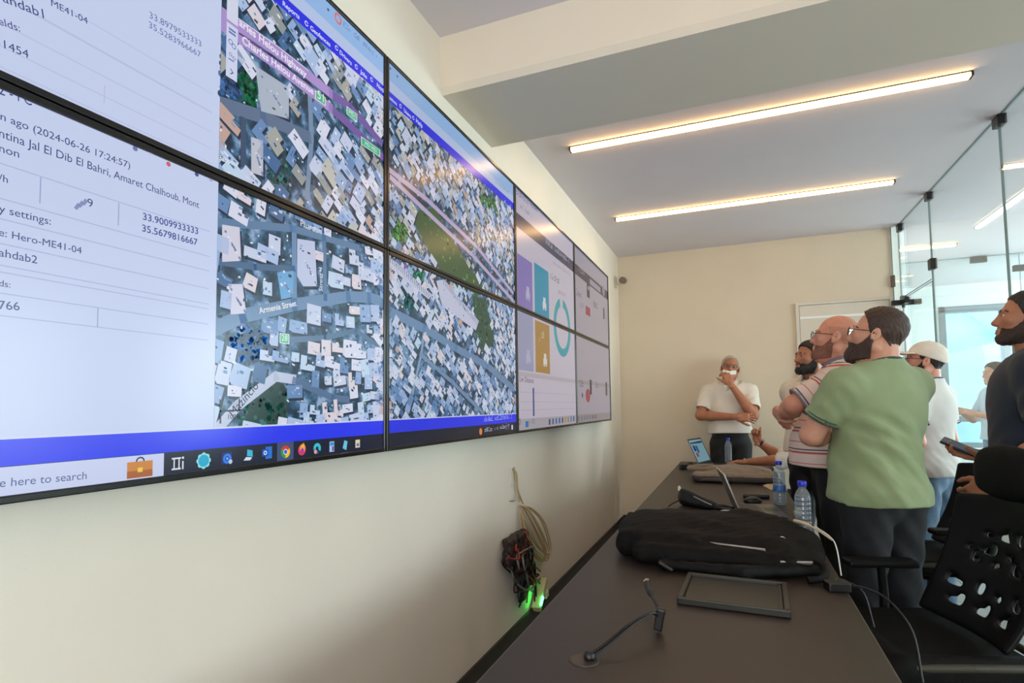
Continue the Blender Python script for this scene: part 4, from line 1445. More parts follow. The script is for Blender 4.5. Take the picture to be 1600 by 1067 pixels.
MB().tube(spline([(0.31, -0.18, 0.05), (0.345, -0.24, 0.045), (0.335, -0.285, 0.02), (0.29, -0.30, 0.012)], 16), 0.011, 8).build('side_strap', STRAP_M, bp)
MB().obox((0.075, -0.205, 0.079), (0.20, 0.006, 0.015), Matrix.Rotation(-0.20, 3, 'Z') @ Matrix.Rotation(0.9, 3, 'X')).build('reflective_strip', REFL_M, bp, bevel=0.001)
MB().obox((0.262, -0.250, 0.052), (0.10, 0.006, 0.016), Matrix.Rotation(0.25, 3, 'Z') @ Matrix.Rotation(0.9, 3, 'X')).build('reflective_strip', REFL_M, bp, bevel=0.001)
MB().obox((-0.145, -0.315, 0.022), (0.055, 0.030, 0.012), Matrix.Rotation(0.5, 3, 'Y')).build('strap_buckle', BLACK_PL, bp, bevel=0.004)
zr = MB()
zr.tube([(0.232 + 0.010 * math.cos(a), -0.130 + 0.006 * math.sin(a), 0.098 + 0.008 * math.sin(a)) for a in np.linspace(0, 6.283, 15)[:-1]], 0.0022, 6, closed=True)
zr.tube([(0.222, -0.133, 0.096), (0.198, -0.140, 0.094)], 0.0018, 6)
zr.build('zip_pull', STEEL, bp)
MB().tube(spline([(-0.33, 0.02, 0.072), (-0.20, -0.10, 0.088), (0.0, -0.12, 0.092), (0.18, -0.13, 0.093), (0.30, -0.12, 0.072)], 30), 0.0028, 6).build('zipper', mat('zipper_dark', (40, 37, 34), rough=0.4, var=0.2, scale=300), bp)
MB().tube(spline([(-0.30, 0.20, 0.070), (-0.34, 0.12, 0.105), (-0.32, 0.02, 0.080)], 16), 0.011, 8).build('grab_handle', STRAP_M, bp)
MB().tube(spline([(0.10, 0.16, 0.128), (0.22, 0.06, 0.112), (0.33, -0.06, 0.070), (0.36, -0.10, 0.045)], 20), 0.009, 8).build('compression_strap', STRAP_M, bp)
# white clip behind the bag, by the laptop lid
t = thing('earphone_cable', (1.105, 1.50, TZ), 0, 'small white looped wire lying between the backpack and near laptop', 'earphones')
MB().tube(spline([(-0.045, 0.03, 0.006), (0.0, 0.045, 0.022), (0.045, 0.03, 0.020), (0.04, 0.0, 0.008), (0.0, 0.012, 0.018), (-0.012, -0.018, 0.010), (0.014, -0.03, 0.006), (0.02, -0.008, 0.022)], 40), 0.0046, 6).build('wire', WHITE_PL, t)

# white and brown strap lying over the right end of the backpack
t = thing('lanyard', (1.415, 0.88, 0.806), 0, 'pale lanyard strap hanging off the right end of the black backpack', 'lanyard')
MB().tube(spline([(-0.035, 0.07, 0.042), (0.0, 0.03, 0.040), (0.035, -0.02, 0.030), (0.075, -0.09, 0.010)], 18), [0.008] * 9 + [0.004] * 10, 6).build('band', mat('lanyard_cream', (214, 196, 160), rough=0.5, var=0.1), t)
MB().tube(spline([(0.03, -0.015, 0.040), (0.07, -0.08, 0.018), (0.082, -0.13, -0.01), (0.09, -0.15, -0.10)], 14), 0.0026, 6).build('cord', WHITE_PL, t)

# adapter and its lead at the desk edge
t = thing('power_adapter', (1.448, 0.405, TZ), 0.3, 'black power adapter at the desk edge beside the backpack', 'adapter')
MB().box((-0.035, -0.022, 0.0005), (0.03, 0.022, 0.028)).build('body', BLACK_PL, t, bevel=0.004)
MB().tube(spline([(0.03, -0.005, 0.014), (0.055, -0.04, 0.022), (0.085, -0.11, 0.010), (0.105, -0.18, -0.05), (0.095, -0.23, -0.16)], 24), 0.0034, 8).build('lead', CABLE_M, t)
MB().tube(spline([(-0.02, 0.02, 0.014), (0.02, 0.05, 0.02), (0.05, 0.04, 0.014), (0.08, 0.01, -0.01), (0.09, -0.02, -0.10)], 24), 0.003, 8).build('thin_lead', CABLE_M, t)

# ---------------------------------------------------------------- water bottles
BOTTLE_M = glass_mat('bottle_clear', (238, 244, 248), 1.0, 0.05, 0.14)
WATER_M = glass_mat('bottle_water', (226, 236, 244), 1.0, 0.0)
CAP_M = mat('cap_blue', (26, 44, 196), rough=0.35, var=0.04)
LABEL_M = mat('bottle_label', (70, 110, 176), rough=0.4, var=0.5, scale=60)


def bottle(loc, label, wrap=True):
    t = thing('water_bottle', loc, random.uniform(0, 6), label, 'bottle', 'clear water bottles on the desk')
    prof = [(0.020, 0.001), (0.029, 0.003), (0.0315, 0.012)]
    z = 0.014
    while z < 0.150:
        prof += [(0.0325, z), (0.0325, z + 0.010), (0.0300, z + 0.014), (0.0325, z + 0.018)]
        z += 0.019
    prof += [(0.0325, 0.168), (0.030, 0.184), (0.022, 0.204), (0.0145, 0.214), (0.0135, 0.220), (0.0165, 0.222), (0.0165, 0.224), (0.013, 0.226)]
    MB().lathe(prof, 28).build('shell', BOTTLE_M, t)
    wp = [(max(0.002, r - 0.0012), h + 0.001) for r, h in prof if h < 0.186]
    MB().lathe(wp + [(0.0, 0.186)], 24).build('water', WATER_M, t)
    MB().lathe([(0.0172, 0.2245), (0.0178, 0.226), (0.0178, 0.243), (0.0165, 0.2455), (0.0, 0.246)], 24).build('cap', CAP_M, t)
    if wrap:
        MB().lathe([(0.0332, 0.075), (0.0334, 0.076), (0.0334, 0.112), (0.0332, 0.113)], 28).build('paper_label', LABEL_M, t)
    return t


bottle((1.10, 4.17, TZ), 'far water bottle with blue cap, behind the seated hand near the open laptop', False)
bottle((1.392, 1.94, TZ), 'water bottle with blue cap standing behind the backpack by the desk edge', True)
bottle((1.425, 1.075, TZ), 'nearest water bottle with blue cap, half hidden behind the backpack', False)

# ---------------------------------------------------------------- laptops
LAP_M = mat('laptop_grey', (96, 92, 90), rough=0.35, metal=0.6, var=0.35, scale=60)
LAP_DK = mat('laptop_dark', (34, 34, 36), rough=0.4, var=0.1)
LAP_EDGE = mat('laptop_edge', (196, 192, 186), rough=0.3, metal=0.8, var=0.05)


def laptop(loc, rotz, lean, label, w=0.33, d=0.225, base_m=LAP_M, page=None):
    """Local +Y faces the user; the lid leans back by `lean` from upright."""
    t = thing('laptop', loc, rotz, label, 'laptop')
    MB().box((-w / 2, 0.0, 0.002), (w / 2, d, 0.016)).build('base', base_m, t, bevel=0.003)
    kb = MB()
    for r in range(5):
        for c in range(13):
            x0 = -w / 2 + 0.02 + c * (w - 0.04) / 13
            kb.box((x0 + 0.001, 0.022 + r * 0.020, 0.0162), (x0 + (w - 0.04) / 13 - 0.001, 0.022 + r * 0.020 + 0.0175, 0.0176))
    kb.build('keyboard', LAP_DK, t)
    MB().box((-0.05, 0.135, 0.0161), (0.05, 0.205, 0.0165)).build('touchpad', LAP_DK, t)
    R_ = Matrix.Rotation(lean, 3, 'X')     # +X rotation tips the top towards -Y
    up = R_ @ Vector((0, 0, 1))
    n = R_ @ Vector((0, 1, 0))
    o = Vector((0, -0.002, 0.012))
    lid = MB().obox(o + up * (d / 2), (w, 0.006, d), R_).build('lid', base_m, t, bevel=0.002)
    e = MB()
    for sx in (-1, 1):
        e.obox(o + up * (d / 2) + Vector((sx * (w / 2 + 0.0006), 0, 0)), (0.0018, 0.0068, d), R_)
    e.obox(o + up * (d + 0.0006), (w, 0.0068, 0.0018), R_)
    e.build('lid_edge', LAP_EDGE, lid)
    MB().obox(o + up * (d / 2) + n * 0.0034, (w - 0.008, 0.0008, d - 0.008), R_).build('screen_bezel', LAP_DK, lid)
    SCN = pix(150, 196, 210, 0.55) if page else pix(60, 70, 80, 0.3)
    mb = MB().obox(o + up * (d / 2 + 0.006) + n * 0.0041, (w - 0.03, 0.0006, d - 0.04), R_)
    ms = [SCN]
    if page:
        for (u0, u1, q0, q1, m) in page:
            mb.obox(o + up * (d * (q0 + q1) / 2) + n * 0.0046 + Vector((w * (u0 + u1) / 2, 0, 0)), (w * (u1 - u0), 0.0005, d * (q1 - q0)), R_, len(ms))
            ms.append(m)
    mb.build('screen', ms, lid)
    return t


# near laptop: lid seen edge on, its user side to the right
laptop((1.165, 1.66, TZ), math.radians(-90 + 8), 0.36, 'near open laptop seen edge on behind the black backpack', 0.33, 0.215)
# far laptop with a lit page
laptop((0.90, 3.98, TZ), math.radians(-90 - 17), 0.42, 'far open laptop with a lit blue green page', 0.34, 0.255, LAP_DK,
       [(-0.42, 0.42, 0.80, 0.87, pix(40, 70, 90, 0.55)), (0.22, 0.36, 0.52, 0.74, pix(40, 60, 140, 0.5)), (0.05, 0.18, 0.45, 0.72, pix(44, 110, 160, 0.5)),
        (0.20, 0.36, 0.30, 0.46, pix(190, 90, 100, 0.5))])

# ---------------------------------------------------------------- the grey bag
GREY_BAG = mat('grey_bag_fabric', (134, 118, 100), rough=0.7, var=0.12, scale=30, bump=0.5, bscale=300, sheen=0.1)
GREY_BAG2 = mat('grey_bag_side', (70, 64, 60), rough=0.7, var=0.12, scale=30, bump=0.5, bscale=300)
gb = thing('grey_bag', (1.12, 2.98, TZ), 0, 'flat taupe grey bag on the far desk in front of the lit laptop', 'bag')
v = Vox((-0.33, -0.30, -0.004), (0.33, 0.34, 0.13), 0.006)
v.rbox((0.02, 0.02, 0.035), (0.28, 0.24, 0.033), 0.03, 0.03)
v.ell((0.04, 0.06, 0.064), (0.22, 0.20, 0.040), 0.04)
v.cone((0.0, 0.14, 0.085), (0.22, -0.04, 0.070), 0.018, 0.012, 0.03)
v.ripple(0.003, 36, 28, 20, 0.9)
v.plane((0, 0, 0.0012), (0, 0, -1))
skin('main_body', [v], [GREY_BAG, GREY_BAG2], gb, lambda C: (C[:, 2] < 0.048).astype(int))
MB().tube(spline([(-0.06, 0.02, 0.085), (-0.16, -0.06, 0.082), (-0.26, -0.03, 0.076), (-0.30, 0.08, 0.072), (-0.24, 0.17, 0.076), (-0.12, 0.17, 0.084)], 32), 0.017, 10).build('collar_strap', GREY_BAG, gb)
MB().tube(spline([(-0.22, -0.20, 0.016), (-0.10, -0.245, 0.024), (0.0, -0.25, 0.022)], 12), 0.013, 8).build('side_handle', GREY_BAG2, gb)
t = thing('paper_scrap', (1.40, 2.62, TZ), 0.2, 'cream folded paper at the desk edge beside the grey bag', 'paper')
MB().box((-0.05, -0.10, 0.0005), (0.06, 0.08, 0.006)).prism([(-0.05, 0.006), (0.06, 0.006), (0.05, 0.018), (-0.02, 0.016)], ((0, 0.08, 0), (1, 0, 0), (0, 0, 1), (0, -1, 0)), 0.14).build('folded_sheet', mat('paper_cream', (196, 176, 140), rough=0.7, var=0.08), t)
t = thing('crumpled_wrapper', (1.452, 1.62, TZ), 0, 'small crumpled yellowish wrapper on the desk edge behind the nearest bottle', 'wrapper')
v = Vox((-0.04, -0.04, -0.002), (0.04, 0.04, 0.05), 0.003)
v.ell((0, 0, 0.016), (0.020, 0.026, 0.018), 0.01).ell((0.008, 0.012, 0.026), (0.012, 0.014, 0.016), 0.01)
v.ripple(0.003, 210, 170, 190, 0.2)
v.plane((0, 0, 0.001), (0, 0, -1))
skin('paper', [v], mat('wrapper_yellow', (226, 206, 150), rough=0.6, var=0.1), t)

# black pouch left of the laptop
t = thing('cable_pouch', (0.98, 1.70, TZ), 0, 'black slanted pouch with a grey stripe, left of the near laptop', 'pouch')
v = Vox((-0.18, -0.20, -0.004), (0.20, 0.16, 0.13), 0.005)
v.cone((-0.09, 0.06, 0.050), (0.11, -0.09, 0.020), 0.046, 0.016, 0.02, flat=((0.6, 0.8, 0), 0.55))
v.cone((-0.09, 0.06, 0.030), (0.11, -0.09, 0.014), 0.028, 0.014, 0.02)
v.cone((0.10, -0.085, 0.026), (0.16, -0.10, 0.022), 0.016, 0.012, 0.01)
v.ripple(0.002, 70, 60, 40)
v.plane((0, 0, 0.001), (0, 0, -1))
skin('case', [v], BLACK_PL, t)
MB().tube(spline([(-0.035, -0.012, 0.064), (0.02, -0.055, 0.046), (0.06, -0.082, 0.034)], 10), 0.004, 6).build('highlight', mat('highlight_grey', (150, 150, 148), rough=0.4), t)  # grey strip painting a highlight along the pouch
MB().lathe([(0.006, 0), (0.009, 0.006), (0.008, 0.022), (0.003, 0.028)], 10, (-0.118, 0.07, 0.080)).build('tip', WHITE_PL, t)
MB().tube(spline([(-0.12, 0.03, 0.03), (-0.15, -0.02, 0.02), (-0.17, -0.06, 0.006), (-0.16, -0.12, 0.004)], 14), 0.004, 6).build('lead', CABLE_M, t)
# black things behind the laptop
t = thing('spectacle_case', (1.275, 2.14, TZ), 0.1, 'long thin black case lying behind the near laptop', 'case')
MB().box((-0.075, -0.016, 0.0005), (0.075, 0.016, 0.024)).build('shell', BLACK_PL, t, bevel=0.009, seg=3)
t = thing('computer_mouse', (1.25, 1.95, TZ), 0.3, 'small rounded black mouse just behind the near laptop lid', 'mouse')
v = Vox((-0.06, -0.05, -0.002), (0.06, 0.05, 0.05), 0.003)
v.ell((0, 0, 0.012), (0.052, 0.034, 0.026), 0.0)
v.plane((0, 0, 0.001), (0, 0, -1))
skin('shell', [v], BLACK_PL, t)
t = thing('charger_plug', (0.735, 3.60, TZ), 0.4, 'small black charger plug at the wall side of the far desk', 'charger')
MB().box((-0.035, -0.025, 0.0005), (0.035, 0.025, 0.042)).build('body', BLACK_PL, t, bevel=0.005)
MB().tube(spline([(0.03, 0.01, 0.03), (0.08, 0.06, 0.05), (0.12, 0.03, 0.012), (0.16, 0.12, 0.02), (0.19, 0.06, 0.006)], 30), 0.005, 6).build('lead', CABLE_M, t)
t = thing('white_cord', (1.26, 4.14, TZ), 0, 'loose white cord curled at the far end of the desk', 'cord')
MB().tube(spline([(-0.03, 0.02, 0.006), (-0.02, 0.03, 0.05), (0.0, 0.0, 0.02), (0.03, 0.02, 0.035), (0.06, 0.03, 0.012), (0.10, -0.01, 0.02), (0.13, 0.02, 0.006)], 36), 0.006, 6).build('wire', WHITE_PL, t)

# ---------------------------------------------------------------- on the wall: cables, socket and camera
TAN_CABLE = mat('cable_tan', (192, 168, 128), rough=0.5, var=0.08)
t = thing('cable_coil', (0.0, 1.36, 0.62), 0, 'coil of pale tan cable hanging from a nail on the screen wall', 'cable')
m_ = MB()
m_.tube(spline([(0.012, -0.03, 0.355), (0.018, 0.01, 0.32), (0.014, 0.03, 0.24), (0.02, 0.05, 0.16)], 16), 0.006, 6)
m_.tube(spline([(0.012, -0.01, 0.36), (0.016, 0.0, 0.30), (0.02, 0.03, 0.22), (0.02, 0.10, 0.14)], 16), 0.005, 6)
rc_ = random.Random(4)
for k in range(9):
    dx = rc_.uniform(0.010, 0.05)
    y_o, z_o = rc_.uniform(-0.03, 0.03), rc_.uniform(-0.03, 0.03)
    m_.tube(spline([(0.02, 0.05, 0.14), (dx, 0.16 + y_o, 0.10), (dx, 0.36 + y_o * 2, -0.04 + z_o), (dx, 0.50 + y_o, -0.20 + z_o), (dx + 0.01, 0.44 + y_o, -0.25 + z_o),
                    (dx, 0.28 + y_o, -0.17 + z_o), (dx, 0.12 + y_o, -0.02), (0.02, 0.05, 0.12)], 40), 0.0042, 5)
m_.build('loops', TAN_CABLE, t)
MB().tube([(0.0005, -0.06, 0.18), (0.02, -0.04, 0.178), (0.022, 0.03, 0.20)], 0.003, 6).build('nail', STEEL, t)

t = thing('cable_tangle', (0.0, 1.30, 0.45), 0, 'tangle of dark brown and black leads hanging below the tan coil', 'cable')
m_ = MB()
mm = [CABLE_M, mat('cable_brown', (66, 40, 30), rough=0.5, var=0.1), mat('cable_grey', (120, 116, 108), rough=0.5, var=0.05), mat('cable_red', (150, 52, 40), rough=0.5)]
for k in range(26):
    a = [(0.02, 0.03 + rc_.uniform(-0.06, 0.06), 0.17), (rc_.uniform(0.012, 0.08), rc_.uniform(-0.16, 0.20), rc_.uniform(0.06, 0.16)),
         (rc_.uniform(0.012, 0.09), rc_.uniform(-0.18, 0.20), rc_.uniform(-0.06, 0.08)), (rc_.uniform(0.012, 0.08), rc_.uniform(-0.02, 0.26), rc_.uniform(-0.16, -0.02)),
         (rc_.uniform(0.012, 0.06), rc_.uniform(0.08, 0.40), rc_.uniform(-0.28, -0.12))]
    m_.tube(spline(a, 30), rc_.uniform(0.0035, 0.0065), 6, rc_.choice((0, 0, 0, 1, 1, 2, 3)))
m_.build('leads', mm, t)
v = Vox((0.0, -0.2, -0.1), (0.11, 0.26, 0.24), 0.006)
v.rbox((0.035, 0.0, 0.10), (0.028, 0.13, 0.075), 0.02, 0.01).ell((0.035, 0.10, 0.05), (0.03, 0.09, 0.07), 0.02)
v.ripple(0.006, 60, 70, 50)
v.plane((0.003, 0, 0), (-1, 0, 0))
skin('wrapped_bundle', [v], mat('bundle_brown', (48, 30, 25), rough=0.55, var=0.3, scale=40), t)
v = Vox((0.0, 0.0, -0.25), (0.10, 0.36, 0.0), 0.006)
v.rbox((0.03, 0.18, -0.10), (0.024, 0.10, 0.06), 0.015, 0.01).ell((0.03, 0.10, -0.17), (0.018, 0.05, 0.06), 0.02)
v.ripple(0.005, 70, 80, 60, 1.0)
v.plane((0.003, 0, 0), (-1, 0, 0))
skin('adapter_cluster', [v], BLACK_PL, t)

t = thing('power_strip', (0.0, 1.66, 0.118), 0, 'pale power strip with a glowing green lamp standing above the baseboard', 'power strip')
MB().obox((0.040, 0.02, 0.065), (0.05, 0.20, 0.05), Matrix.Rotation(0.75, 3, 'X')).build('body', mat('strip_cream', (206, 194, 150), rough=0.4, var=0.04), t, bevel=0.005)
GREEN = mat('lamp_green', (40, 255, 110), rough=0.4, var=0.0, emit=(30, 255, 90), estr=60.0)
MB().obox((0.068, -0.03, 0.045), (0.008, 0.055, 0.020), Matrix.Rotation(0.75, 3, 'X')).build('indicator_lamp', GREEN, t, bevel=0.003)
MB().obox((0.050, 0.09, 0.045), (0.030, 0.050, 0.040), Matrix.Rotation(0.2, 3, 'X')).build('plug', WHITE_PL, t, bevel=0.004)

t = thing('wall_plate_box', (0.0, 1.34, 0.93), 0, 'tiny pale outlined plate on the wall beside the coil nail', 'wall plate')
MB().box((0.0005, -0.035, -0.05), (0.007, 0.03, 0.05)).build('plate', mat('plate_white', (228, 222, 208), rough=0.4, var=0.02), t, bevel=0.002)

t = thing('security_camera', (0.0, 4.43, 2.655), 0, 'small beige security camera on the wall corner beyond the screens', 'camera')
CREAM = mat('camera_cream', (206, 196, 178), rough=0.4, var=0.03)
MB().box((0.0005, -0.03, -0.06), (0.018, 0.03, 0.06)).build('mount', CREAM, t, bevel=0.004)
MB().tube([(0.018, 0, -0.02), (0.05, 0, -0.03), (0.075, -0.01, -0.005)], 0.012, 10).build('arm', CREAM, t)
MB().lathe([(0.030, 0.0), (0.036, 0.008), (0.036, 0.10), (0.030, 0.104)], 20, (0.090, -0.06, 0.004), axis=frame3((0.0, -0.17, 1.0), (0, 1, 0)) @ Matrix.Rotation(0, 3, 'Z')).build('lens_body', mat('camera_front', (112, 100, 84), rough=0.35, var=0.05), t)

# ---------------------------------------------------------------- people
SKIN_A = mat('skin_light', (206, 150, 124), rough=0.5, var=0.06, scale=30, bump=0.08, bscale=300)
SKIN_B = mat('skin_tan', (176, 118, 90), rough=0.5, var=0.06, scale=30, bump=0.08, bscale=300)
SKIN_C = mat('skin_brown', (176, 116, 86), rough=0.5, var=0.07, scale=30, bump=0.08, bscale=300)
SKIN_D = mat('skin_rosy', (204, 142, 118), rough=0.5, var=0.06, scale=30, bump=0.08, bscale=300)
HAIR_BLACK = mat('hair_black', (22, 19, 18), rough=0.5, var=0.3, scale=120, bump=0.9, bscale=220)
HAIR_BROWN = mat('hair_brown', (62, 43, 32), rough=0.5, var=0.3, scale=120, bump=0.9, bscale=220)
HAIR_GREY = mat('hair_grey', (186, 180, 166), rough=0.55, var=0.25, scale=120, bump=0.9, bscale=220)
BEARD_BROWN = mat('beard_brown', (66, 46, 38), rough=0.6, var=0.3, scale=140, bump=0.9, bscale=260)
BEARD_SHORT = mat('beard_short_dark', (58, 44, 38), rough=0.65, var=0.3, scale=160, bump=0.6, bscale=400)
STUBBLE = mat('beard_stubble', (128, 84, 68), rough=0.7, var=0.3, scale=160, bump=0.6, bscale=400)
SHAVED = mat('shaved_scalp', (188, 130, 108), rough=0.6, var=0.1, scale=120)
SHAVED_B = mat('scalp_stubble_dark', (86, 60, 48), rough=0.6, var=0.2, scale=160)
EYE_W = mat('eye_white', (190, 180, 172), rough=0.35, var=0.0)
EYE_D = mat('eye_dark', (40, 26, 18), rough=0.2, var=0.0)
LIP = mat('lip_rose', (156, 88, 76), rough=0.45, var=0.05)
FRAME_BLK = mat('spectacle_frame', (22, 21, 24), rough=0.3, var=0.0)
LENS_M = glass_mat('spectacle_lens', (236, 240, 244))
JEANS_DK = mat('jeans_dark', (17, 20, 25), rough=0.75, var=0.35, scale=18, bump=0.5, bscale=420)
JEANS_BL = mat('jeans_blue', (96, 122, 146), rough=0.75, var=0.3, scale=12, bump=0.5, bscale=420)
TROUSER_BK = mat('trousers_black', (17, 17, 19), rough=0.65, var=0.15, scale=14, bump=0.3, bscale=380)
SHOE_BK = mat('shoe_black', (20, 19, 18), rough=0.4, var=0.1)
SOLE_M = mat('shoe_sole', (60, 56, 52), rough=0.6, var=0.1)
BELT_M = mat('belt_leather', (24, 20, 18), rough=0.4, var=0.1)


def cloth(name, col, rough=0.78, var=0.06):
    return mat(name, col, rough=rough, var=var, scale=9, bump=0.35, bscale=420, sheen=0.1)


def stripes_mat(name, base, bands, axis=2, rough=0.78):
    """Knitted stripes: bands = (position along the axis, width, colour) repeating every `period`."""
    period, rows = bands
    m = mat(name, base, rough=rough, var=0.0, bump=0.35, bscale=420)
    nt = m.node_tree
    b = nt.nodes['Principled BSDF']
    tc = [n for n in nt.nodes if n.type == 'TEX_COORD'][0]
    sx = nt.nodes.new('ShaderNodeSeparateXYZ')
    at_ = nt.nodes.new('ShaderNodeAttribute')
    at_.attribute_name = 'along'
    mod = nt.nodes.new('ShaderNodeMath')
    mod.operation = 'FRACT'
    mul = nt.nodes.new('ShaderNodeMath')
    mul.operation = 'MULTIPLY'
    mul.inputs[1].default_value = 1.0 / period
    nt.links.new(at_.outputs['Fac'], mul.inputs[0])
    nt.links.new(mul.outputs[0], mod.inputs[0])
    r = nt.nodes.new('ShaderNodeValToRGB')
    r.color_ramp.interpolation = 'CONSTANT'
    r.color_ramp.elements[0].position = 0.0
    r.color_ramp.elements[0].color = rgb(*base)
    r.color_ramp.elements[1].position = 0.999
    r.color_ramp.elements[1].color = rgb(*base)
    for p_, w_, c_ in rows:
        a = r.color_ramp.elements.new(p_)
        a.color = rgb(*c_)
        e = r.color_ramp.elements.new(p_ + w_)
        e.color = rgb(*base)
    nt.links.new(mod.outputs[0], r.inputs[0])
    nt.links.new(r.outputs[0], b.inputs['Base Color'])
    return m


def set_along(o, fn):
    me = o.data
    n = len(me.vertices)
    co = np.zeros(n * 3, np.float32)
    me.vertices.foreach_get('co', co)
    a = me.attributes.new('along', 'FLOAT', 'POINT')
    a.data.foreach_set('value', fn(co.reshape(-1, 3)).astype(np.float32))


def rotm(yaw=0, pitch=0, roll=0):
    return np.array(Matrix.Rotation(math.radians(yaw), 3, 'Z') @ Matrix.Rotation(math.radians(pitch), 3, 'X') @ Matrix.Rotation(math.radians(roll), 3, 'Y'))


def xf(vox, M3, t, s=1.0):
    V, F = vox.mesh()
    return (V @ np.array(M3).T + np.array(t)) * s, F


# ---- a hand: palm, four fingers of different lengths, thumb from the side of the palm
def hand_vox(curl=(25, 30, 20), thumb=(0.55, 0.75, -0.35), thumb_bend=20, spread=6, side=1, curls=None):
    v = Vox((-0.10, -0.045, -0.125), (0.12, 0.205, 0.06), 0.0034)
    v.cone((0, -0.05, 0.0), (0, 0.012, 0), 0.029, 0.029, 0.01, flat=((0, 0, 1), 0.78))
    v.rbox((0, 0.045, 0.001), (0.041, 0.050, 0.0145), 0.0135, 0.012)
    v.ell((side * 0.026, 0.030, -0.008), (0.020, 0.034, 0.016), 0.012)
    v.ell((-side * 0.026, 0.036, -0.006), (0.016, 0.040, 0.014), 0.012)
    for i, (x, y, sc) in enumerate(((0.030, 0.086, 0.95), (0.010, 0.092, 1.06), (-0.010, 0.088, 0.98), (-0.0285, 0.078, 0.78))):
        c = curls[i] if curls else curl
        p = np.array((side * x, y, 0.001))
        a = math.radians(c[0])
        sp = math.radians(spread * (1.2, 0.3, -0.5, -1.4)[i] * side)
        for j, L in enumerate((0.044, 0.027, 0.021)):
            d = np.array((math.sin(sp) * math.cos(a), math.cos(sp) * math.cos(a), -math.sin(a)))
            q = p + d * L * sc
            r0, r1 = (0.0098, 0.0090, 0.0082)[j] * (0.9 + 0.1 * sc), (0.0090, 0.0082, 0.0070)[j] * (0.9 + 0.1 * sc)
            v.cone(p, q, r0, r1, 0.004)
            p = q
            if j < 2:
                a += math.radians(c[j + 1])
    p = np.array((side * 0.030, 0.022, -0.006))
    d = np.array((side * thumb[0], thumb[1], thumb[2]), float)
    d /= np.linalg.norm(d)
    tb = math.radians(thumb_bend)
    for j, (L, r0, r1) in enumerate(((0.040, 0.0145, 0.0115), (0.032, 0.0115, 0.0100), (0.026, 0.0100, 0.0082))):
        q = p + d * L
        v.cone(p, q, r0, r1, 0.006)
        p = q
        d = d + np.array((-side * math.sin(tb) * 0.7, 0.15, -math.sin(tb) * 0.5))
        d /= np.linalg.norm(d)
    return v


def hand_frame(fwd, back):
    """columns: x across, y along the fingers, z out of the back of the hand."""
    y = np.array(fwd, float)
    y /= np.linalg.norm(y)
    z = np.array(back, float)
    z = z - y * (z @ y)
    z /= np.linalg.norm(z)
    x = np.cross(y, z)
    return np.stack([x, y, z], 1)


def head_vox(jaw=1.0, fat=0.0, nose=1.0):
    v = Vox((-0.115, -0.135, -0.235), (0.115, 0.150, 0.150), 0.0036)
    v.ell((0, -0.014, 0.034), (0.077, 0.098, 0.088), 0.02)
    v.ell((0, 0.030, -0.030), (0.062 * jaw, 0.066, 0.082), 0.03)
    for sx in (-1, 1):
        v.cone((sx * 0.056 * jaw, 0.000, -0.058), (sx * 0.018, 0.066, -0.098), 0.026, 0.022, 0.02)
        v.ell((sx * 0.043, 0.062, -0.016), (0.022, 0.024, 0.022), 0.02)
    v.ell((0, 0.070, -0.098), (0.026, 0.024, 0.020), 0.02)
    if fat:
        v.ell((0, 0.035, -0.112), (0.058, 0.055, 0.032 + fat), 0.03)
    v.cone((0, -0.022, -0.060), (0, -0.042, -0.21), 0.056 + fat * 0.6, 0.062 + fat, 0.03)
    base = v.D.copy()
    v.cone((-0.034, 0.082, 0.024), (0.034, 0.082, 0.024), 0.012, 0.012, 0.012)
    for sx in (-1, 1):
        v.ell((sx * 0.031, 0.104, 0.004), (0.020, 0.016, 0.013), 0.012, sub=True)
    v.cone((0, 0.088, 0.014), (0, 0.103, -0.026), 0.0085, 0.0125 * nose, 0.010)
    v.ell((0, 0.104 + 0.003 * nose, -0.030), (0.0125, 0.012, 0.0105), 0.008)
    for sx in (-1, 1):
        v.ell((sx * 0.0125, 0.098, -0.034), (0.0085, 0.011, 0.0085), 0.006)
    v.cone((-0.016, 0.090, -0.061), (0.016, 0.090, -0.061), 0.0085, 0.0085, 0.006)
    v.cone((-0.014, 0.089, -0.073), (0.014, 0.089, -0.073), 0.0090, 0.0090, 0.006)
    v.ell((0, 0.102, -0.067), (0.022, 0.010, 0.0022), 0.003, sub=True)
    for sx in (-1, 1):
        R_ = np.array(Matrix.Rotation(-sx * 0.35, 3, 'Z') @ Matrix.Rotation(0.25, 3, 'X'))
        v.ell((sx * 0.080, -0.006, -0.004), (0.0085, 0.020, 0.032), 0.006, R_)
        v.ell((sx * 0.090, -0.002, -0.001), (0.0065, 0.011, 0.020), 0.004, R_, sub=True)
        v.ell((sx * 0.080, 0.006, -0.026), (0.006, 0.008, 0.010), 0.004)
    return v, base


HAIRLINE = {
    'short': ([-0.12, -0.09, -0.06, -0.035, -0.018, -0.004, 0.010, 0.022, 0.040, 0.060, 0.076, 0.100], [-0.062, -0.060, -0.045, -0.015, 0.016, 0.030, 0.004, 0.006, 0.044, 0.070, 0.084, 0.100]),
    'receding': ([-0.12, -0.09, -0.06, -0.035, -0.018, -0.004, 0.010, 0.022, 0.036, 0.050, 0.066, 0.100], [-0.066, -0.064, -0.045, -0.015, 0.016, 0.030, 0.002, 0.004, 0.050, 0.076, 0.100, 0.140]),
}


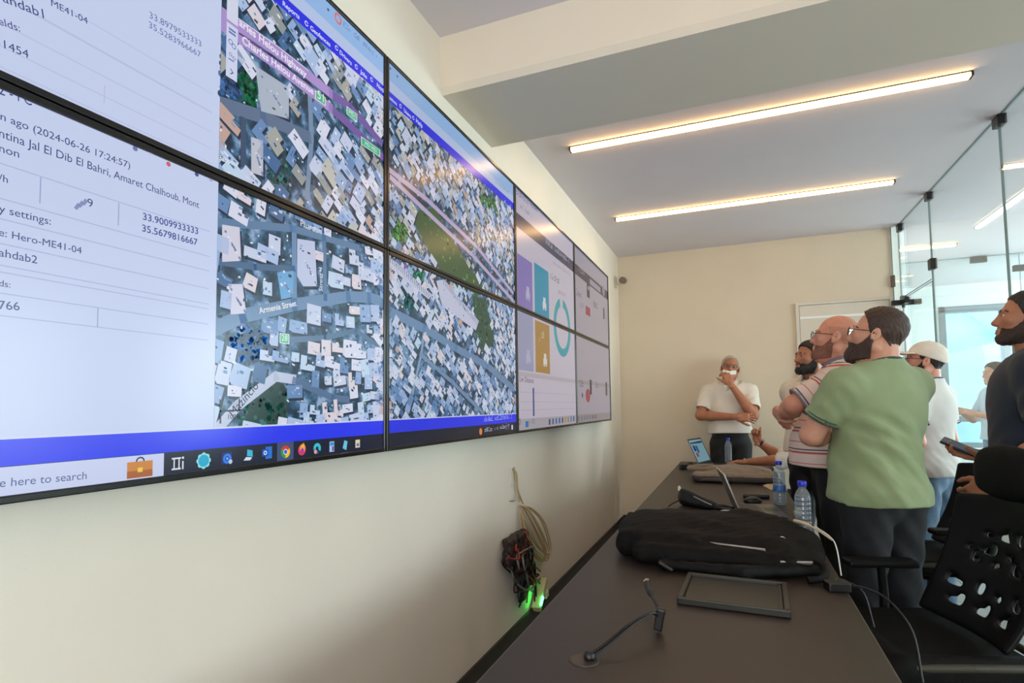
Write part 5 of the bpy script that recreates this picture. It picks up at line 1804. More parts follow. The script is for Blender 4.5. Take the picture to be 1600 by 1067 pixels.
def hair_from(base, kind, t, wig=0.002):
    wig = 0 if kind == 'horseshoe' else wig
    v = Vox((-0.115, -0.135, -0.235), (0.115, 0.150, 0.150), 0.0036)
    X, Y, Z = v.grid()
    ys, zs = HAIRLINE['receding' if kind in ('receding', 'horseshoe') else 'short']
    zb = np.interp(Y, ys, zs)
    m = zb - Z
    if kind == 'horseshoe':
        m = np.maximum(m, Z - 0.055)
        m = np.maximum(m, Y - 0.045)
    top = np.clip((Z - 0.03) / 0.07, 0, 1)
    v.D = np.maximum(base - t * (0.55 + 0.45 * top), m * 0.8).astype(np.float32)
    if wig:
        v.ripple(wig, 180, 120, 150, 0.7)
    return v


def beard_from(base, t, chin=0.0, wig=0.0015):
    v = Vox((-0.115, -0.135, -0.235), (0.115, 0.150, 0.150), 0.0036)
    X, Y, Z = v.grid()
    zb = np.interp(Y, [0.0, 0.012, 0.024, 0.045, 0.066, 0.082, 0.12], [0.010, 0.004, -0.020, -0.046, -0.056, -0.050, -0.046])
    m = np.maximum(Z - zb, -Y + 0.000)
    m = np.maximum(m, -0.135 - Z + 0.25 * (0.09 - Y))
    v.D = np.maximum(base - t, m).astype(np.float32)
    if chin:
        v.ell((0, 0.068, -0.112), (0.042, 0.036, 0.028 + chin), 0.02)
        v.ell((0, 0.040, -0.122), (0.046, 0.040, 0.022 + chin * 0.5), 0.02)
    v.ell((0, 0.106, -0.067), (0.021, 0.020, 0.0105), 0.004, sub=True)
    if wig:
        v.ripple(wig, 210, 160, 190, 0.2)
    return v


def torso(v, off, b, belly=0.0, k=0.05, fem=0):
    v.ell((0, 0.0, 0.935), (0.165 * b + off, 0.120 * b + off, 0.125 + off), k)
    v.ell((0, 0.008, 1.07), (0.152 * b + off, 0.112 * b + off, 0.16 + off), k)
    if belly:
        v.ell((0, 0.035 + belly, 1.06), (0.145 * b + off, 0.10 + off, 0.145 + off), k)
    v.ell((0, 0.004, 1.24), (0.168 * b + off, 0.118 * b + off, 0.18 + off), k)
    v.ell((0, -0.006, 1.35), (0.168 * b + off, 0.100 * b + off, 0.105 + off), k)
    v.ell((0, -0.035, 1.32), (0.150 * b + off, 0.080 * b + off, 0.15 + off), k)
    v.cone((-0.152 * b, -0.015, 1.405), (0.152 * b, -0.015, 1.405), 0.060 + off, 0.060 + off, k)
    for sx in (-1, 1):
        v.cone((sx * 0.10, -0.022, 1.435), (sx * 0.035, -0.028, 1.505), 0.048 + off, 0.046 + off, 0.04)


LEGS = {'hip': 0.092, 'knee': 0.105, 'ank': 0.115}


def person(name, label, root, yaw, H, b=1.0, belly=0.0, skin_m=SKIN_A, head=(0, 8, 0), face=(1.0, 0.0, 1.0), hair=None, beard=None, eyes=True,
           glasses=None, armL=None, armR=None, handL=None, handR=None, shirt=None, trouser=None, cap=None, seated=False, extra=None,
           sleeve=0.62, hem=0.86, collar='crew', folds=(), group=None):
    """One figure. Local axes: +Y the way the chest faces, +X the person's right. Lengths for a 1.75 m figure, scaled to H."""
    s = H / 1.75
    t = thing('person', (root[0], root[1], 0), math.radians(yaw - 90), label, 'person', group)
    SHL = np.array((-0.178 * b - 0.008, -0.012, 1.400))
    SHR = np.array((0.178 * b + 0.008, -0.012, 1.400))
    dz = -0.42 if seated else 0.0
    # ---- skin: torso, arms, legs in one field; head and hands in finer fields of the same mesh
    body = Vox((-0.46, -0.26, 0.02), (0.46, 0.62, 1.66), 0.0085)
    torso(body, -0.012, b, belly * 0.9)
    arms = []
    for sh, (el, wr) in ((SHL, armL), (SHR, armR)):
        el, wr = np.array(el, float), np.array(wr, float)
        body.cone(sh, el, 0.050 * b, 0.043 * b, 0.03)
        body.cone(el, el * 0.72 + wr * 0.28, 0.043 * b, 0.044 * b, 0.02)
        body.cone(el * 0.72 + wr * 0.28, wr, 0.044 * b, 0.0285, 0.02)
        arms.append((sh, el, wr))
    if not seated:
        for sx in (-1, 1):
            body.cone((sx * 0.092, 0.0, 0.90), (sx * 0.105, 0.012, 0.48), 0.074 * b, 0.046, 0.03)
            body.cone((sx * 0.105, 0.012, 0.48), (sx * 0.115, -0.012, 0.09), 0.046, 0.034, 0.03)
            body.ell((sx * 0.108, -0.02, 0.34), (0.034, 0.042, 0.10), 0.02)
    else:
        for sx in (-1, 1):
            body.cone((sx * 0.10, 0.0, 0.90), (sx * 0.13, 0.42, 0.92), 0.080 * b, 0.055, 0.03)
            body.cone((sx * 0.13, 0.42, 0.92), (sx * 0.13, 0.40, 0.50), 0.054, 0.036, 0.03)
    Rh = rotm(*head)
    piv = np.array((0.0, -0.020, 1.530))
    HC = piv + Rh @ np.array((0.0, 0.026, 0.100))
    nb = Rh.T @ (np.array((0, -0.03, 1.45)) - HC)
    body.cone(HC + Rh @ np.array((0, -0.03, -0.03)), (0, -0.03, 1.44), 0.053 + face[1], 0.062 + face[1], 0.03)
    hv, base = head_vox(*face)
    hv.plane((0, 0, -0.150), (0, 0, -1))
    Vb, Fb = body.mesh()
    Vb = Vb + np.array((0, 0, dz))
    up = np.array((0, 0, dz))
    pieces = [(Vb * s, Fb), xf(hv, Rh, HC + up, s)]
    hands = []
    for (sh, el, wr), hd, side in ((arms[0], handL, -1), (arms[1], handR, 1)):
        if hd is None:
            continue
        fr = hand_frame(hd['fwd'], hd['back'])
        # in the hand frame the thumb lies on +x or -x depending on which hand it is
        ts = hd.get('side', 1)
        hvx = hand_vox(hd.get('curl', (25, 30, 20)), hd.get('thumb', (0.55, 0.75, -0.35)), hd.get('bend', 20), hd.get('spread', 6), ts, hd.get('curls'))
        pieces.append(xf(hvx, fr, wr + up, s))
        hands.append((fr, wr + up))
    bd = skin('body', pieces, skin_m, t)
    H2 = (HC + up) * s

    def part(nm, vox, m, sub=None):
        return skin(nm, [xf(vox, Rh, HC + up, s)], m, sub or t)

    def at_head(p):
        return (Rh @ np.array(p, float) + HC + up) * s
    if hair:
        part('hair', hair_from(base, hair[0], hair[1]), hair[2])
    if beard:
        part('beard', beard_from(base, beard[0], beard[1]), beard[2])
    if eyes:
        for sx in (-1, 1):
            em = MB()
            ax = Matrix([list(r) for r in Rh]) @ Matrix.Rotation(math.radians(-90), 3, 'X')
            # the lathe frame's z is the gaze direction
            prof = [(0.0115 * math.sin(q) * s, -0.0115 * math.cos(q) * s) for q in np.linspace(0.001, math.pi - 0.55, 9)]
            em.lathe(prof, 14, at_head((sx * 0.031, 0.0795, 0.003)), 0, ax)
            prof = [(0.0116 * math.sin(q) * s, -0.0116 * math.cos(q) * s) for q in np.linspace(math.pi - 0.62, math.pi - 0.001, 5)]
            em.lathe(prof, 14, at_head((sx * 0.031, 0.0795, 0.003)), 1, ax)
            em.build('eye', [EYE_W, EYE_D], t)
            bm_ = MB()
            bm_.tube([Vector(at_head((sx * x, y, z))) for x, y, z in ((0.014, 0.0945, 0.0235), (0.028, 0.0925, 0.029), (0.044, 0.081, 0.0255), (0.052, 0.070, 0.019))],
                     [0.0032 * s, 0.0042 * s, 0.0036 * s, 0.0018 * s], 6)
            bm_.build('eyebrow', (hair[2] if hair and hair[0] != 'horseshoe' else (beard[2] if beard else HAIR_BLACK)), t)
        for zc, rr in ((-0.0625, 0.0040), (-0.0725, 0.0050)):
            lm = MB()
            lm.tube([Vector(at_head((x, 0.0975 - 0.25 * abs(x), zc))) for x in (-0.018, -0.009, 0, 0.009, 0.018)], [0.0015 * s, rr * s, rr * 0.95 * s, rr * s, 0.0015 * s], 6)
            lm.build('lip', LIP, t)
    if glasses:
        gm_ = MB()
        lens = MB()
        r_ = 0.0016 * s
        for sx in (-1, 1):
            c = np.array((sx * 0.033, 0.112, 0.003))
            P_ = []
            for q in np.linspace(0, 2 * math.pi, 21)[:-1]:
                cx, cz = math.cos(q), math.sin(q)
                ex = abs(cx) ** 0.7 * np.sign(cx) * 0.0255
                ez = abs(cz) ** 0.7 * np.sign(cz) * 0.0185
                P_.append(Vector(at_head((c[0] + ex, c[1] - 0.25 * abs(c[0] + ex) ** 1.0 + 0.006, c[2] + ez))))
            gm_.tube(P_, r_, 6, closed=True)
            lens.add([tuple(p) for p in P_], [tuple(range(20))])
            gm_.tube([Vector(at_head(p)) for p in ((sx * 0.058, 0.1035, 0.010), (sx * 0.074, 0.080, 0.011), (sx * 0.083, 0.010, 0.010), (sx * 0.082, -0.012, -0.006))], r_ * 1.1, 6)
        gm_.tube([Vector(at_head(p)) for p in ((-0.0085, 0.117, 0.007), (0, 0.1195, 0.009), (0.0085, 0.117, 0.007))], r_, 6)
        g_ = gm_.build('spectacles', glasses, t)
        lens.build('lens', LENS_M, g_)
    if cap:
        v = Vox((-0.13, -0.15, -0.06), (0.13, 0.26, 0.17), 0.004)
        X, Y, Z = v.grid()
        v.ell((0, -0.014, 0.036), (0.088, 0.110, 0.099), 0.0)
        v.D = np.maximum(v.D, (0.040 - Z) + 0.28 * (Y + 0.02) - 0.02).astype(np.float32)
        v.ripple(0.0008, 60, 90, 70)
        part('cap_crown', v, cap)
        v = Vox((-0.13, 0.02, -0.04), (0.13, 0.24, 0.12), 0.004)
        X, Y, Z = v.grid()
        d = np.sqrt((X / 0.082) ** 2 + ((Y - 0.075) / 0.125) ** 2) - 1
        d = np.maximum(d * 0.07, 0.055 - Y)
        sheet = np.abs(Z - (0.056 - 2.6 * X * X - 0.10 * (Y - 0.08))) - 0.0028
        v.D = np.maximum(d, sheet).astype(np.float32)
        part('cap_visor', v, cap)
        MB().lathe([(0.006 * s, 0), (0.006 * s, 0.004 * s), (0.002 * s, 0.006 * s)], 10, at_head((0, -0.014, 0.1345))).build('cap_button', cap, t)
    # ---- shirt
    sm, trim = shirt
    sh_v = Vox((-0.44, -0.27, hem - 0.03), (0.44, 0.42, 1.56), 0.0068)
    torso(sh_v, 0.018, b, belly)
    sh_v.ell((0, 0.0 + belly * 0.5, hem + 0.02), (0.172 * b + 0.014, 0.130 * b + 0.020 + belly * 0.5, 0.15), 0.05)
    if folds:
        X, Y, Z = sh_v.grid()
        for (x0, z0, wx, wz, ang, freq, amp, ph) in folds:
            ca, sa = math.cos(math.radians(ang)), math.sin(math.radians(ang))
            u = -(X - x0) * sa + (Z - z0) * ca
            a_ = (X - x0) * ca + (Z - z0) * sa
            m_ = np.exp(-(a_ / wx) ** 2 - (u / wz) ** 2) * np.clip(-Y / 0.05, 0, 1)
            g_ = np.sin(freq * u + ph + 5 * a_)
            sh_v.D = (sh_v.D - amp * m_ * np.sign(g_) * np.abs(g_) ** 0.7).astype(np.float32)
    sh_v.ripple(0.0035, 16, 22, 24, b * 3, lambda X, Y, Z: np.clip((1.36 - Z) / 0.2, 0.2, 1))
    sh_v.ripple(0.0018, 40, 46, 60, b * 7, lambda X, Y, Z: np.clip((1.30 - Z) / 0.2, 0.0, 1))
    cuffs = []
    for sh, el, wr in arms:
        sv = Vox((-0.46, -0.27, hem - 0.03), (0.46, 0.46, 1.56), 0.0068)
        sv.lo[0], sv.n = sh_v.lo[0], sh_v.n
        sv.D = np.full(tuple(sh_v.n), 0.5, np.float32)
        sv.ax = sh_v.ax
        L = np.linalg.norm(el - sh)
        d = (el - sh) / L
        f_ = min(sleeve, 1.0)
        cf = sh + (el - sh) * f_
        sv.cone(sh + np.array((0, 0, 0.002)), cf + d * 0.05, 0.064 * b + 0.004, 0.0600 * b + 0.006, 0.0)
        if sleeve > 1.0:
            fd = (wr - el) / np.linalg.norm(wr - el)
            cf = el + (wr - el) * (sleeve - 1.0)
            sv.cone(sh, el, 0.064 * b, 0.056 * b, 0.03)
            sv.cone(el, cf + fd * 0.04, 0.056 * b, 0.044, 0.03)
            d = fd
        sv.ripple(0.004, 40, 34, 46, 2.1)
        sv.plane(cf, d)
        sv.cone(cf - d * 0.012, cf + d * 0.06, 0.056 * b if sleeve <= 1 else 0.040, 0.056 * b if sleeve <= 1 else 0.040, 0.0, sub=True)
        k = 0.045
        h_ = np.clip(0.5 + 0.5 * (sh_v.D - sv.D) / k, 0, 1)
        far = np.minimum(sh_v.D, sv.D)
        X, Y, Z = sh_v.grid()
        near = np.sqrt((X - sh[0]) ** 2 + (Y - sh[1]) ** 2 + (Z - sh[2]) ** 2)
        w_ = np.clip((0.20 - near) / 0.06, 0, 1)
        blend = sh_v.D * (1 - h_) + sv.D * h_ - k * h_ * (1 - h_)
        sh_v.D = (far * (1 - w_) + np.minimum(blend, far) * w_).astype(np.float32)
        cuffs.append((cf, d))
    X, Y, Z = sh_v.grid()
    hem_w = hem + 0.006 * np.sin(9 * X + 2) + 0.010 * (Y > 0)
    sh_v.D = np.maximum(sh_v.D, hem_w - Z).astype(np.float32)
    # neck opening
    sh_v.cone((0, -0.028, 1.41), (0, -0.026, 1.50), 0.090 + face[1], 0.074 + face[1], 0.03)
    X, Y, Z = sh_v.grid()
    sh_v.D = np.maximum(sh_v.D, Z - (1.497 - 0.36 * (Y + 0.022)) - 0.5 * np.maximum(0, np.abs(X) - 0.10)).astype(np.float32)
    nfw = 0.018 if collar == 'crew' else 0.030
    sh_v.cone((0, -0.024, 1.535), (0, 0.0, 1.64), 0.064 + face[1], 0.085 + face[1], 0.008, sub=True)
    if collar != 'crew':
        sh_v.cone((0, 0.090, 1.41), (0, 0.06, 1.52), 0.010, 0.040, 0.01, sub=True)
    V, F = sh_v.mesh()
    so = skin('shirt', [((V + up) * s, F)], sm, t)
    if collar == 'crew':
        ring = []
        for q in np.linspace(0, 2 * math.pi, 29)[:-1]:
            R0 = 0.073 + face[1]
            ring.append(Vector(((R0 * math.sin(q)) * s, (-0.024 + R0 * 0.98 * math.cos(q)) * s, (1.494 - 0.026 * math.cos(q) + 0.004 * abs(math.sin(q)) + dz) * s)))
        MB().tube(ring, 0.0085 * s, 8, closed=True).build('collar', trim, so)
    else:
        cm = MB()
        R0 = 0.072 + face[1]
        top, bot = [], []
        n_ = 24
        for q in np.linspace(math.radians(22), math.radians(338), n_ + 1):
            x_, y_ = math.sin(q), math.cos(q)
            fz = 0.030 * max(0, y_)
            top.append(((R0 * x_) * s, (-0.024 + R0 * y_) * s, (1.530 - fz + dz) * s))
            o_ = 0.020 + 0.012 * max(0, y_)
            bot.append((((R0 + o_) * x_) * s, (-0.024 + (R0 + o_) * y_) * s, (1.496 - fz * 1.9 + dz) * s))
        vs = top + bot
        inn = [(p[0] * 0.93, p[1] * 0.93 - 0.002, p[2] - 0.004 * s) for p in top] + [(p[0] * 0.95, p[1] * 0.95, p[2] - 0.004 * s) for p in bot]
        m_ = n_ + 1
        fs = [(i, i + 1, m_ + i + 1, m_ + i) for i in range(n_)]
        cm.add(vs + inn, fs + [tuple(reversed([j + 2 * m_ for j in f])) for f in fs] + [(i + 1, i, 2 * m_ + i, 2 * m_ + i + 1) for i in range(n_)] + [(m_ + i, m_ + i + 1, 3 * m_ + i + 1, 3 * m_ + i) for i in range(n_)], 0, True)
        cm.build('collar', trim, so)
        bt = MB()
        for k in range(5):
            z_ = 1.41 - k * 0.085
            bt.lathe([(0.005 * s, 0), (0.005 * s, 0.003 * s)], 8, (0, (0.118 * b + belly * 0.9 + 0.02) * s, (z_ + dz) * s), 0, Matrix.Rotation(math.radians(-90), 3, 'X'))
    for (cf, d) in cuffs if trim is not sm and sleeve <= 1 else ():
        a = Vector(d).orthogonal().normalized()
        b2 = Vector(d).cross(a)
        for off_, r2 in ((0.002, 0.0048), (0.016, 0.0030)):
            c = Vector((cf - d * off_) + up)
            R0 = 0.0600 * b + 0.0070
            MB().tube([(c + (a * math.cos(q) + b2 * math.sin(q)) * R0) * s for q in np.linspace(0, 2 * math.pi, 25)[:-1]], r2 * s, 6, closed=True).build('cuff_band', trim, so)
    # ---- trousers and shoes
    tv = Vox((-0.30, -0.26, 0.03), (0.30, 0.56, 1.08), 0.0085)
    tv.ell((0, 0.0, 0.925), (0.162 * b, 0.116 * b, 0.135), 0.04)
    tv.ell((0, 0.01 + belly * 0.3, 1.01), (0.155 * b, 0.114 * b + belly * 0.3, 0.10), 0.03)
    for sx in (-1, 1):
        if not seated:
            tv.ell((sx * 0.075, -0.030, 0.88), (0.080 * b, 0.066 * b, 0.09), 0.03)
            tv.cone((sx * 0.092, 0.0, 0.88), (sx * 0.105, 0.012, 0.49), 0.098 * b, 0.070, 0.03)
            tv.cone((sx * 0.105, 0.012, 0.49), (sx * 0.115, -0.012, 0.055), 0.070, 0.056, 0.03)
        else:
            tv.cone((sx * 0.10, 0.0, 0.90), (sx * 0.13, 0.42, 0.92), 0.096 * b, 0.072, 0.03)
            tv.cone((sx * 0.13, 0.42, 0.92), (sx * 0.13, 0.40, 0.50), 0.070, 0.056, 0.03)
    tv.ripple(0.0045, 30, 26, 34, 1.0, lambda X, Y, Z: np.clip((0.98 - Z) / 0.1, 0.1, 1))
    if not seated:
        for sx in (-1, 1):
            tv.plane((0, 0, 0.045), (0, 0, -1))
    tv.plane((0, 0, 1.055), (0, 0, 1))
    V, F = tv.mesh()
    V = V + up
    if seated:
        V[:, 2] = np.maximum(V[:, 2], 0.02)
    skin('trousers', [(V * s, F)], trouser, t)
    for sx in (-1, 1):
        fx, fy = (sx * 0.118, 0.0) if not seated else (sx * 0.13, 0.41)
        v = Vox((fx - 0.08, fy - 0.12, -0.002), (fx + 0.08, fy + 0.24, 0.14), 0.006)
        v.cone((fx, fy - 0.050, 0.040), (fx + sx * 0.012, fy + 0.10, 0.038), 0.040, 0.044, 0.02)
        v.cone((fx + sx * 0.012, fy + 0.10, 0.038), (fx + sx * 0.016, fy + 0.165, 0.030), 0.044, 0.034, 0.02, flat=((0, 0, 1), 0.8))
        v.cone((fx, fy - 0.03, 0.05), (fx, fy - 0.015, 0.11), 0.040, 0.046, 0.02)
        v.plane((0, 0, 0.001), (0, 0, -1))
        V, F = v.mesh()
        skin('shoe', [(V * s, F)], [SHOE_BK, SOLE_M], t, lambda C: (C[:, 2] < 0.018).astype(int))
    return t, s, at_head, arms, hands


def wristband(t, wr, el, s, r, name, m, w=0.02, face=None, dz=0.0):
    wr, el = Vector(wr), Vector(el)
    d = (wr - el).normalized()
    c = wr - d * 0.03 + Vector((0, 0, dz))
    a = d.orthogonal().normalized()
    bb = d.cross(a)
    ax = Matrix((a, bb, d)).transposed()
    o = MB().lathe([(r, -w / 2), (r + 0.003, -w / 2 + 0.002), (r + 0.003, w / 2 - 0.002), (r, w / 2)], 22, (0, 0, 0), 0, ax).build(name, m, t, loc=c * s)
    if face is not None:
        f = Vector(face)
        f = (f - d * f.dot(d)).normalized()
        fa = Matrix((d, f.cross(d), f)).transposed()
        MB().lathe([(0.020, 0), (0.021, 0.003), (0.021, 0.008), (0.018, 0.010), (0.0, 0.0102)], 22, f * (r - 0.001), 0, fa).build('watch_face', mat('watch_face_grey', (150, 150, 156), rough=0.25, metal=0.5, var=0.03), o)
    return o


GREEN_M = cloth('tshirt_green', (142, 158, 116))
GREEN_TRIM = cloth('tshirt_green_trim', (58, 78, 68))
p_green = person('person', 'man in a green t-shirt and dark jeans, back turned, arms crossed, beside the desk',
                 (1.775, 1.385), 128, 1.74, 1.15, 0.05, SKIN_A, (34, 12, 0), (1.06, 0.006, 1.05),
                 ('receding', 0.010, HAIR_BROWN), (0.013, 0.004, BEARD_BROWN), True, FRAME_BLK,
                 ((-0.262, 0.120, 1.180), (-0.02, 0.245, 1.160)), ((0.225, 0.18, 1.160), (-0.05, 0.250, 1.195)),
                 dict(fwd=(1, 0.15, 0.15), back=(0.1, 1, 0.1), side=-1, curl=(18, 20, 12)),
                 dict(fwd=(-1.0, -0.42, -0.28), back=(-0.1, 0.9, -0.5), side=1, curl=(10, 14, 10)),
                 (GREEN_M, GREEN_TRIM), JEANS_DK, sleeve=0.66, hem=0.872,
                 folds=((-0.03, 1.07, 0.17, 0.13, -42, 62, 0.0085, 0.3), (-0.10, 1.20, 0.12, 0.07, -25, 90, 0.005, 1.0), (-0.12, 0.98, 0.10, 0.10, -62, 75, 0.006, 0.0)))

STRIPED = stripes_mat('polo_striped', (226, 206, 196), (0.115, ((0.10, 0.09, (186, 92, 78)), (0.26, 0.06, (74, 76, 96)), (0.62, 0.05, (206, 132, 112)))))
PALE_TRIM = cloth('polo_trim_grey', (120, 124, 140))
p_stripe = person('person', 'bald man in glasses and a striped polo shirt, arms crossed, next to the green shirt',
                  (1.693, 1.965), 176, 1.80, 1.12, 0.075, SKIN_D, (-6, 10, 0), (1.0, 0.002, 1.1),
                  ('horseshoe', 0.0016, SHAVED), (0.0030, 0.0, STUBBLE), True, FRAME_BLK,
                  ((-0.255, 0.205, 1.275), (-0.01, 0.265, 1.205)), ((0.27, 0.18, 1.250), (0.0, 0.285, 1.230)),
                  dict(fwd=(1, 0.0, 0.05), back=(0.1, 1, 0.15), side=-1, curl=(25, 25, 15)),
                  dict(fwd=(-1, -0.15, -0.15), back=(-0.1, 1, -0.2), side=1, curl=(30, 30, 20)),
                  (STRIPED, PALE_TRIM), TROUSER_BK, sleeve=0.90, hem=0.935, collar='polo')
for ch in p_stripe[0].children:
    if ch.name.startswith('shirt'):
        s_ = p_stripe[1]
        SH_ = np.array((-0.207, -0.012, 1.400)) * s_
        EL_ = np.array((-0.255, 0.205, 1.275)) * s_
        ER_ = np.array((0.27, 0.18, 1.250)) * s_
        SR_ = np.array((0.207, -0.012, 1.400)) * s_

        def along_(C):
            out = C[:, 2].copy()
            for A, B in ((SH_, EL_), (SR_, ER_)):
                d = B - A
                L = np.linalg.norm(d)
                d = d / L
                q = (C - A) @ d
                rr = np.linalg.norm(C - A - np.outer(q, d), axis=1)
                m = (q > 0.06) & (rr < 0.10) & (q < L + 0.1)
                out[m] = 1.40 - q[m]
            return out
        set_along(ch, along_)

CREAM_SH = cloth('shirt_cream', (226, 216, 196))
p_white = person('person', 'bearded black haired man in a cream shirt standing behind the striped polo',
                 (1.69, 2.95), 222, 1.76, 1.08, 0.01, SKIN_B, (-14, 6, 0), (1.0, 0.0, 1.0),
                 ('short', 0.014, HAIR_BLACK), (0.006, 0.0, HAIR_BLACK), True, None,
                 ((-0.24, -0.04, 1.12), (-0.21, 0.06, 0.89)), ((0.205, -0.09, 1.12), (0.13, -0.10, 0.89)),
                 dict(fwd=(0.1, 0.2, -1), back=(-1, 0, 0), side=1),
                 dict(fwd=(-0.2, 0.1, -1), back=(1, 0, 0), side=-1),
                 (CREAM_SH, CREAM_SH), TROUSER_BK, sleeve=0.92, hem=0.95, collar='shirt')

WHITE_SH = cloth('shirt_white', (228, 222, 210))
p_old = person('person', 'grey haired man in glasses and white shirt at the back wall, hand at mouth',
               (1.12, 4.405), 265, 1.79, 1.06, 0.015, SKIN_C, (8, 10, -10), (0.96, 0.0, 1.05),
               ('receding', 0.013, HAIR_GREY), None, True, FRAME_BLK,
               ((-0.225, 0.175, 1.175), (-0.035, 0.195, 1.480)), ((0.255, 0.105, 1.175), (-0.095, 0.245, 1.165)),
               dict(fwd=(0.34, -0.22, 0.80), back=(-0.35, 0.85, 0.30), side=-1, curl=(34, 42, 30), thumb=(0.8, 0.9, -0.25), bend=10),
               dict(fwd=(-1, 0.05, -0.05), back=(-0.1, 1, 0.3), side=1, curl=(30, 30, 20)),
               (WHITE_SH, WHITE_SH), TROUSER_BK, sleeve=0.72, hem=0.995, collar='shirt')
tissue = Vox((-0.09, 0.06, -0.11), (0.09, 0.17, -0.02), 0.004)
tissue.rbox((-0.026, 0.100, -0.060), (0.034, 0.012, 0.020), 0.008, 0.0, rotm(20, 0, 18)).rbox((0.034, 0.096, -0.064), (0.034, 0.012, 0.020), 0.008, 0.006, rotm(-22, 0, -14))
tissue.ripple(0.004, 160, 130, 190)
Rt, HCt = rotm(8, 10, -10), None
piv_ = np.array((0.0, -0.020, 1.530))
HCt = piv_ + Rt @ np.array((0.0, 0.026, 0.100))
skin('tissue', [xf(tissue, Rt, HCt, p_old[1])], mat('tissue_white', (240, 238, 232), rough=0.7, var=0.02), p_old[0])

WARM_WHITE = stripes_mat('tee_pale', (212, 208, 200), (0.07, ((0.2, 0.05, (196, 192, 186)),)))
TEE_W = cloth('tshirt_pale_grey', (214, 212, 206))
NAVY_TRIM = cloth('trim_navy', (50, 60, 84))
CAP_M2 = cloth('cap_white', (232, 224, 210))
p_cap = person('person', 'man in a white cap, pale t-shirt and blue jeans behind the green t-shirt',
               (2.275, 2.60), 142, 1.68, 1.08, 0.01, SKIN_D, (26, 8, 0), (1.0, 0.0, 1.0),
               ('short', 0.007, HAIR_BLACK), (0.008, 0.0, HAIR_BLACK), True, FRAME_BLK,
               ((-0.245, -0.045, 1.125), (-0.225, 0.075, 0.890)), ((0.245, -0.02, 1.125), (0.22, 0.12, 0.900)),
               dict(fwd=(0.15, 0.25, -1), back=(-1, -0.1, -0.1), side=1, curl=(40, 45, 30)),
               dict(fwd=(-0.1, 0.3, -1), back=(1, 0, 0), side=-1, curl=(35, 40, 25)),
               (TEE_W, NAVY_TRIM), JEANS_BL, CAP_M2, sleeve=0.62, hem=0.90)

NAVY_M = cloth('tshirt_navy', (24, 36, 54))
p_navy = person('person', 'tall short haired man in a navy t-shirt at the right edge, looking left',
                (2.420, 1.655), 163, 1.815, 1.08, 0.0, SKIN_B, (4, 9, 0), (1.0, 0.0, 1.1),
                ('short', 0.008, HAIR_BLACK), (0.0016, 0.0, BEARD_SHORT), True, None,
                ((-0.265, -0.03, 1.100), (-0.200, 0.150, 0.925)), ((0.265, -0.060, 1.085), (0.115, 0.150, 1.010)),
                dict(fwd=(0.2, 0.7, -0.6), back=(-0.9, 0.2, -0.2), side=1, curl=(35, 40, 25)),
                dict(fwd=(-0.10, 1.0, 0.12), back=(0.35, 0.1, -1), side=1, curl=(12, 45, 30), thumb=(0.7, 0.7, -0.6)),
                (NAVY_M, NAVY_M), JEANS_DK, sleeve=0.70, hem=0.90)

p_seat = person('person', 'seated man in a white shirt hidden behind the striped polo, fist raised, hand on desk',
                (1.86, 3.76), 185, 1.75, 1.0, 0.0, SKIN_C, (0, 4, 0), (1.0, 0.0, 1.0),
                ('short', 0.010, HAIR_BLACK), None, True, None,
                ((-0.22, 0.34, 1.275), (-0.08, 0.615, 1.240)), ((0.21, 0.33, 1.270), (0.155, 0.50, 1.405)),
                dict(fwd=(0.25, 1.0, -0.02), back=(0.0, 0.05, 1), side=1, curl=(10, 22, 16), spread=12, thumb=(0.7, 0.7, -0.12), bend=8),
                dict(fwd=(0.1, -0.05, 1), back=(0.75, -0.7, 0), side=-1, curl=(80, 85, 50), thumb=(0.25, 1.0, -0.2), bend=2),
                (WHITE_SH, WHITE_SH), TROUSER_BK, seated=True, sleeve=1.18, hem=0.92, collar='shirt')
wristband(p_seat[0], p_seat[3][1][2], p_seat[3][1][1], p_seat[1], 0.031, 'wrist_watch', mat('watch_strap', (22, 22, 24), rough=0.45), 0.022, (-0.2, -1, 0.3), -0.42)

p_bg = person('person', 'distant person in a pale shirt beyond the glass, before the bright far window',
              (3.78, 5.90), 190, 1.72, 0.95, 0.0, SKIN_A, (0, 0, 0), (1.0, 0.0, 1.0),
              ('short', 0.014, HAIR_BROWN), None, True, None,
              ((-0.26, 0.06, 1.13), (-0.12, 0.28, 1.20)), ((0.26, 0.10, 1.13), (0.10, 0.30, 1.22)),
              dict(fwd=(0.4, 0.8, 0.3), back=(-0.5, 0.2, 0.6), side=1),
              dict(fwd=(-0.4, 0.8, 0.3), back=(0.5, 0.2, 0.6), side=-1),
              (cloth('shirt_pale_blue', (196, 206, 216)), cloth('shirt_pale_blue', (196, 206, 216))), JEANS_BL, sleeve=0.7, hem=0.90)

# things held in hands
def held(name, person_, fr_i, off, size, m, label, cat, rot=None, glow=None):
    t, s = person_[0], person_[1]
    fr, wr = person_[4][fr_i]
    M3 = Matrix([list(r) for r in fr])
    Mw = t.matrix_basis.to_3x3()
    base = t.location + Mw @ (Vector(wr * s) + M3 @ (Vector(off) * s))
    o = thing(name, base, 0, label, cat)
    R_ = Mw @ M3 @ (rot if rot is not None else Matrix.Identity(3))
    MB().obox((0, 0, 0), size, R_).build('body', m, o, bevel=0.004)
    if glow is not None:
        n = R_ @ Vector((0, 0, 1))
        MB().obox(n * (-size[2] / 2 - 0.0004), (size[0] - 0.008, size[1] - 0.014, 0.0006), R_).build('screen', glow, o)
    return o


